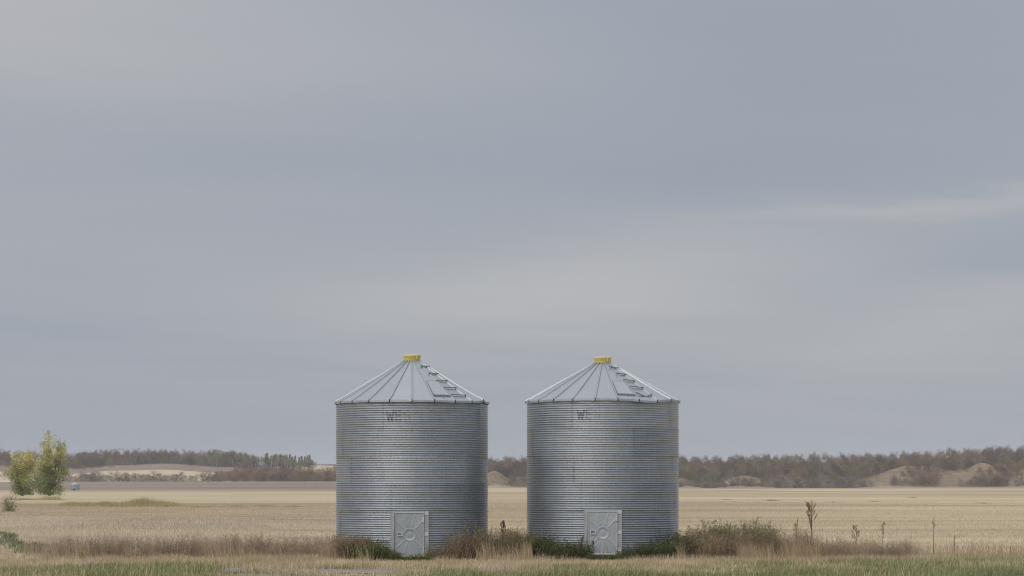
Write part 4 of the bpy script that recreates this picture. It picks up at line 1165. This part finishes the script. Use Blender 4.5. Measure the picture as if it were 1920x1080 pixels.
# taller blond tufts at the feet of the weeds
n = 26000
y = rng.uniform(59.8, 63.2, n); px = rng.uniform(60, 1960, n); x = (px - 960) / FPX * y
t_ = fbm(x * 1.3, y * 1.0, 75); keep = (rng.random(n) < sst(t_, .42, .62)) & ~in_bin(x, y) & ~on_track(x, y); x, y, t_ = x[keep], y[keep], t_[keep]; n = len(x)
doors = np.exp(-((960 + FPX * x / y - 768) / 45) ** 2) + np.exp(-((960 + FPX * x / y - 1130) / 45) ** 2)
blades('blond_grass', x, y, rng.uniform(.10, .27, n) * (1 - .75 * np.clip(doors, 0, 1)), rng.uniform(.006, .012, n), pick(n, STR, [.4, .25, .25, .1]), .3, 'taller tufts of blond grass at the feet of the weeds', 'grass')
# tall dry stems through and behind the weeds
n = 15000
y = rng.uniform(62.2, 68, n); px = rng.uniform(40, 1960, n); x = (px - 960) / FPX * y
t_ = fbm(x * .6, y * .5, 77); wgt = np.where(px < 640, 1, np.where(px < 1270, .35, np.where(px < 1560, .55, np.where(px < 1720, .8, .5))))
keep = (rng.random(n) < wgt * sst(t_, .3, .6)) & ~in_bin(x, y); x, y, px, t_ = x[keep], y[keep], px[keep], t_[keep]; n = len(x)
h = rng.uniform(.35, .72, n) * np.where(px > 1560, .8, 1) * (.6 + .7 * t_)
blades('tall_dry_grass', x, y, h, rng.uniform(.005, .010, n), pick(n, [(.46, .35, .26), (.39, .285, .21), (.54, .43, .30), (.32, .24, .17)], [.35, .3, .2, .15]), .18, 'tall dry grass stems standing through and behind the weeds', 'grass')
n = 9000
y = rng.uniform(60.6, 62.4, n); px = np.concatenate([rng.uniform(1270, 1570, n * 5 // 9), rng.uniform(840, 1000, n * 2 // 9), rng.uniform(100, 700, n - n * 5 // 9 - n * 2 // 9)]); x = (px - 960) / FPX * y
t_ = fbm(x * 1.4, y * .9, 79); keep = (rng.random(n) < sst(t_, .38, .62)) & ~in_bin(x, y); x, y, t_ = x[keep], y[keep], t_[keep]; n = len(x)
blades('leaning_stems', x, y, rng.uniform(.2, .62, n) * (.5 + t_), rng.uniform(.006, .011, n), pick(n, [(.50, .39, .26), (.42, .31, .21), (.58, .47, .32), (.36, .30, .16)], [.35, .3, .2, .15]), .22, 'leaning blond stems standing before the brown weeds', 'grass', wind=(-.18, -.05))
# stubble of the near field
n = 300000
y = np.exp(rng.uniform(np.log(65), np.log(330), n)); px = rng.uniform(-80, 2000, n); x = (px - 960) / FPX * y
row = np.abs(((y * .96 + x * .28) / .9) % 1 - .5)                       # drilled rows, slightly off square
keep = (~in_bin(x, y)) & (rng.random(n) < (.35 + .65 * (row < .22))) ; x, y, px = x[keep], y[keep], px[keep]; n = len(x)
st = .6 * fbm(x * .018, y * .11, 81) + .4 * fbm(x * .008, y * .33 + x * .04, 87)
col = pick(n, [(.61, .505, .35), (.54, .44, .31), (.68, .57, .40), (.44, .355, .25)], [.35, .3, .2, .15]) * (.50 + .96 * st)[:, None] * np.array([1, .985, .97])
blades('stubble', x, y, rng.uniform(.04, .11, n) * (1 + .6 * (y < 72)), rng.uniform(.006, .012, n) * (1 + y / 150), col, .35, 'cut straw stubble covering the field behind the bins', 'stubble', two=False)
# rough dead grass on the left
n = 90000
y = np.exp(rng.uniform(np.log(66), np.log(235), n)); px = rng.uniform(-80, 640, n); x = (px - 960) / FPX * y
t_ = fbm(x * .22, y * .16, 83); u_ = fbm(x * .07, y * .07, 84)
keep = rng.random(n) < sst(t_ + .12 - .3 * sst(px, 380, 640), .40, .62); x, y, px, t_, u_ = x[keep], y[keep], px[keep], t_[keep], u_[keep]; n = len(x)
greyc = pick(n, [(.64, .555, .455), (.55, .475, .39), (.70, .61, .50)], [.4, .35, .25]); tanc = pick(n, [(.70, .57, .41), (.74, .63, .47), (.60, .475, .335)], [.4, .35, .25])
patch = fbm(x * .13, y * .05, 86)
far_t = sst(y + 20 * (t_ - .5), 165, 190)
col = np.where((rng.random(n) < np.clip(sst(u_, .42, .6) - far_t, 0, 1))[:, None], greyc, tanc)
col = col * (.66 + .62 * patch)[:, None]
blades('rough_grass', x, y, rng.uniform(.05, .19, n) * (.5 + t_), rng.uniform(.005, .010, n) * (1 + y / 200), col, .28, 'rough dead grass on the uneven ground left of the bins', 'grass', two=False)
# grey-brown weedy patch on the hummock
n = 2600
x = -16.2 + rng.normal(0, 2.9, n) ; y = 108 + rng.normal(0, 6, n)
blades('weedy_patch', x, y, rng.uniform(.06, .20, n), rng.uniform(.010, .022, n), pick(n, [(.36, .32, .26), (.43, .375, .30), (.29, .26, .21)], [.4, .35, .25]), .5, 'patch of grey-brown weeds on the hummock left of the bins', 'weeds', two=False)
# green forbs at the left edge, yellow-green growth before the poplars
n = 2400; k = rng.integers(0, 16, n)
cxp = np.array([-30, 2, 18, 30, 36, 52, 66, 78, 8, 70, 24, 14, -15, 44, 60, -5]); cyp = np.array([1004, 1006, 1008, 1028, 1024, 1032, 1034, 1028, 1020, 1038, 1018, 1012, 1018, 1036, 1026, 1024])
yy = CAMZ * FPX / (cyp - HOR)
x = (cxp[k] - 960) / FPX * yy[k] + rng.normal(0, .11, n); y = yy[k] + rng.normal(0, .35, n)
blades('green_forbs', x, y, rng.uniform(.05, .22, n), rng.uniform(.02, .05, n), pick(n, [(.20, .235, .135), (.25, .285, .16), (.16, .19, .11)], [.4, .35, .25]), .6, 'patches of low green forbs in the dead grass at the field corner', 'weeds')
cp, cy, cn, chh = [], [], [], []
for (pa, pb, ya, sy, num, hm) in ((120, 172, 240, 5, 26, .42), (188, 325, 238, 7, 70, .50), (245, 300, 234, 4, 26, .95), (78, 116, 345, 4, 16, .9), (20, 60, 352, 5, 10, .6), (330, 560, 225, 5, 22, .22)):
    for _ in range(num):
        cp.append(rng.uniform(pa, pb)); cy.append(ya + rng.normal(0, sy)); chh.append(hm * rng.uniform(.45, 1.15))
cp, cy, chh = map(np.array, (cp, cy, chh))
n = 24000; k = rng.integers(0, len(cp), n)
y = cy[k] + rng.normal(0, 1.6, n); x = (cp[k] - 960) / FPX * cy[k] + rng.normal(0, .42, n)
h = chh[k] * rng.uniform(.4, 1.1, n) * np.exp(-(np.abs((x - (cp[k] - 960) / FPX * cy[k])) / .9) ** 2)
blades('tall_green_grass', x, y, h, rng.uniform(.03, .06, n), pick(n, [(.40, .365, .19), (.50, .43, .24), (.34, .325, .18), (.55, .43, .26)], [.35, .3, .2, .15]), .35, 'belt of yellow-green tall grass in front of the leafy poplars', 'grass', two=False)
# scattered tufts out in the field
n = 420; k = rng.integers(0, 9, n)
cxp = np.array([1440, 1448, 1456, 1362, 1710, 1712, 1562, 1640, 1840]); cyd = np.array([320, 322, 318, 330, 395, 400, 290, 300, 270])
x = (cxp[k] - 960) / FPX * cyd[k] + rng.normal(0, .28, n); y = cyd[k] + rng.normal(0, 2.5, n)
blades('field_weeds', x, y, rng.uniform(.06, .30, n), rng.uniform(.03, .07, n), pick(n, [(.26, .24, .16), (.34, .30, .21)], [.5, .5]), .5, 'few green-grey weed tufts dotted over the stubble field', 'weeds', two=False)

# dry brush on the bare spurs of the far hills
n = 26000
px = np.concatenate([rng.uniform(1262, 1440, n // 4), rng.uniform(1590, 1960, n // 2), rng.uniform(890, 1000, n - n // 4 - n // 2)]); y = rng.uniform(1484, 1590, n); x = (px - 960) / FPX * y
t_ = fbm(x * .07, y * .07, 95); keep = rng.random(n) < sst(t_, .34, .66); x, y, t_ = x[keep], y[keep], t_[keep]; n = len(x)
blades('hill_brush', x, y, rng.uniform(.2, .7, n) * (.4 + t_), rng.uniform(.25, .6, n), pick(n, [(.36, .28, .20), (.29, .23, .17), (.42, .33, .23), (.25, .205, .15)], [.35, .3, .2, .15]), .5, 'dry grass and low brush covering the bare spurs of the far hills', 'brush', two=False)

# ------------------------------------------------------------------ haze
HAZE = 0.00007
hb_ = MB(); hb_.box(0, 0, 45, 18400, 18400, 114)
hz = obj('haze', hb_.mesh('haze')); hz['kind'] = 'stuff'; hz['label'] = 'thin autumn haze over the fields and far hills'
m = bpy.data.materials.new('haze_air'); m.use_nodes = True; t = m.node_tree; t.nodes.clear(); gg = NG(t)
o = gg.n('ShaderNodeOutputMaterial'); pv = gg.n('ShaderNodeVolumePrincipled'); pv.inputs['Color'].default_value = (.86, .90, .97, 1); pv.inputs['Density'].default_value = HAZE; pv.inputs['Anisotropy'].default_value = 0.0
t.links.new(pv.outputs[0], o.inputs['Volume']); hz.data.materials.append(m)
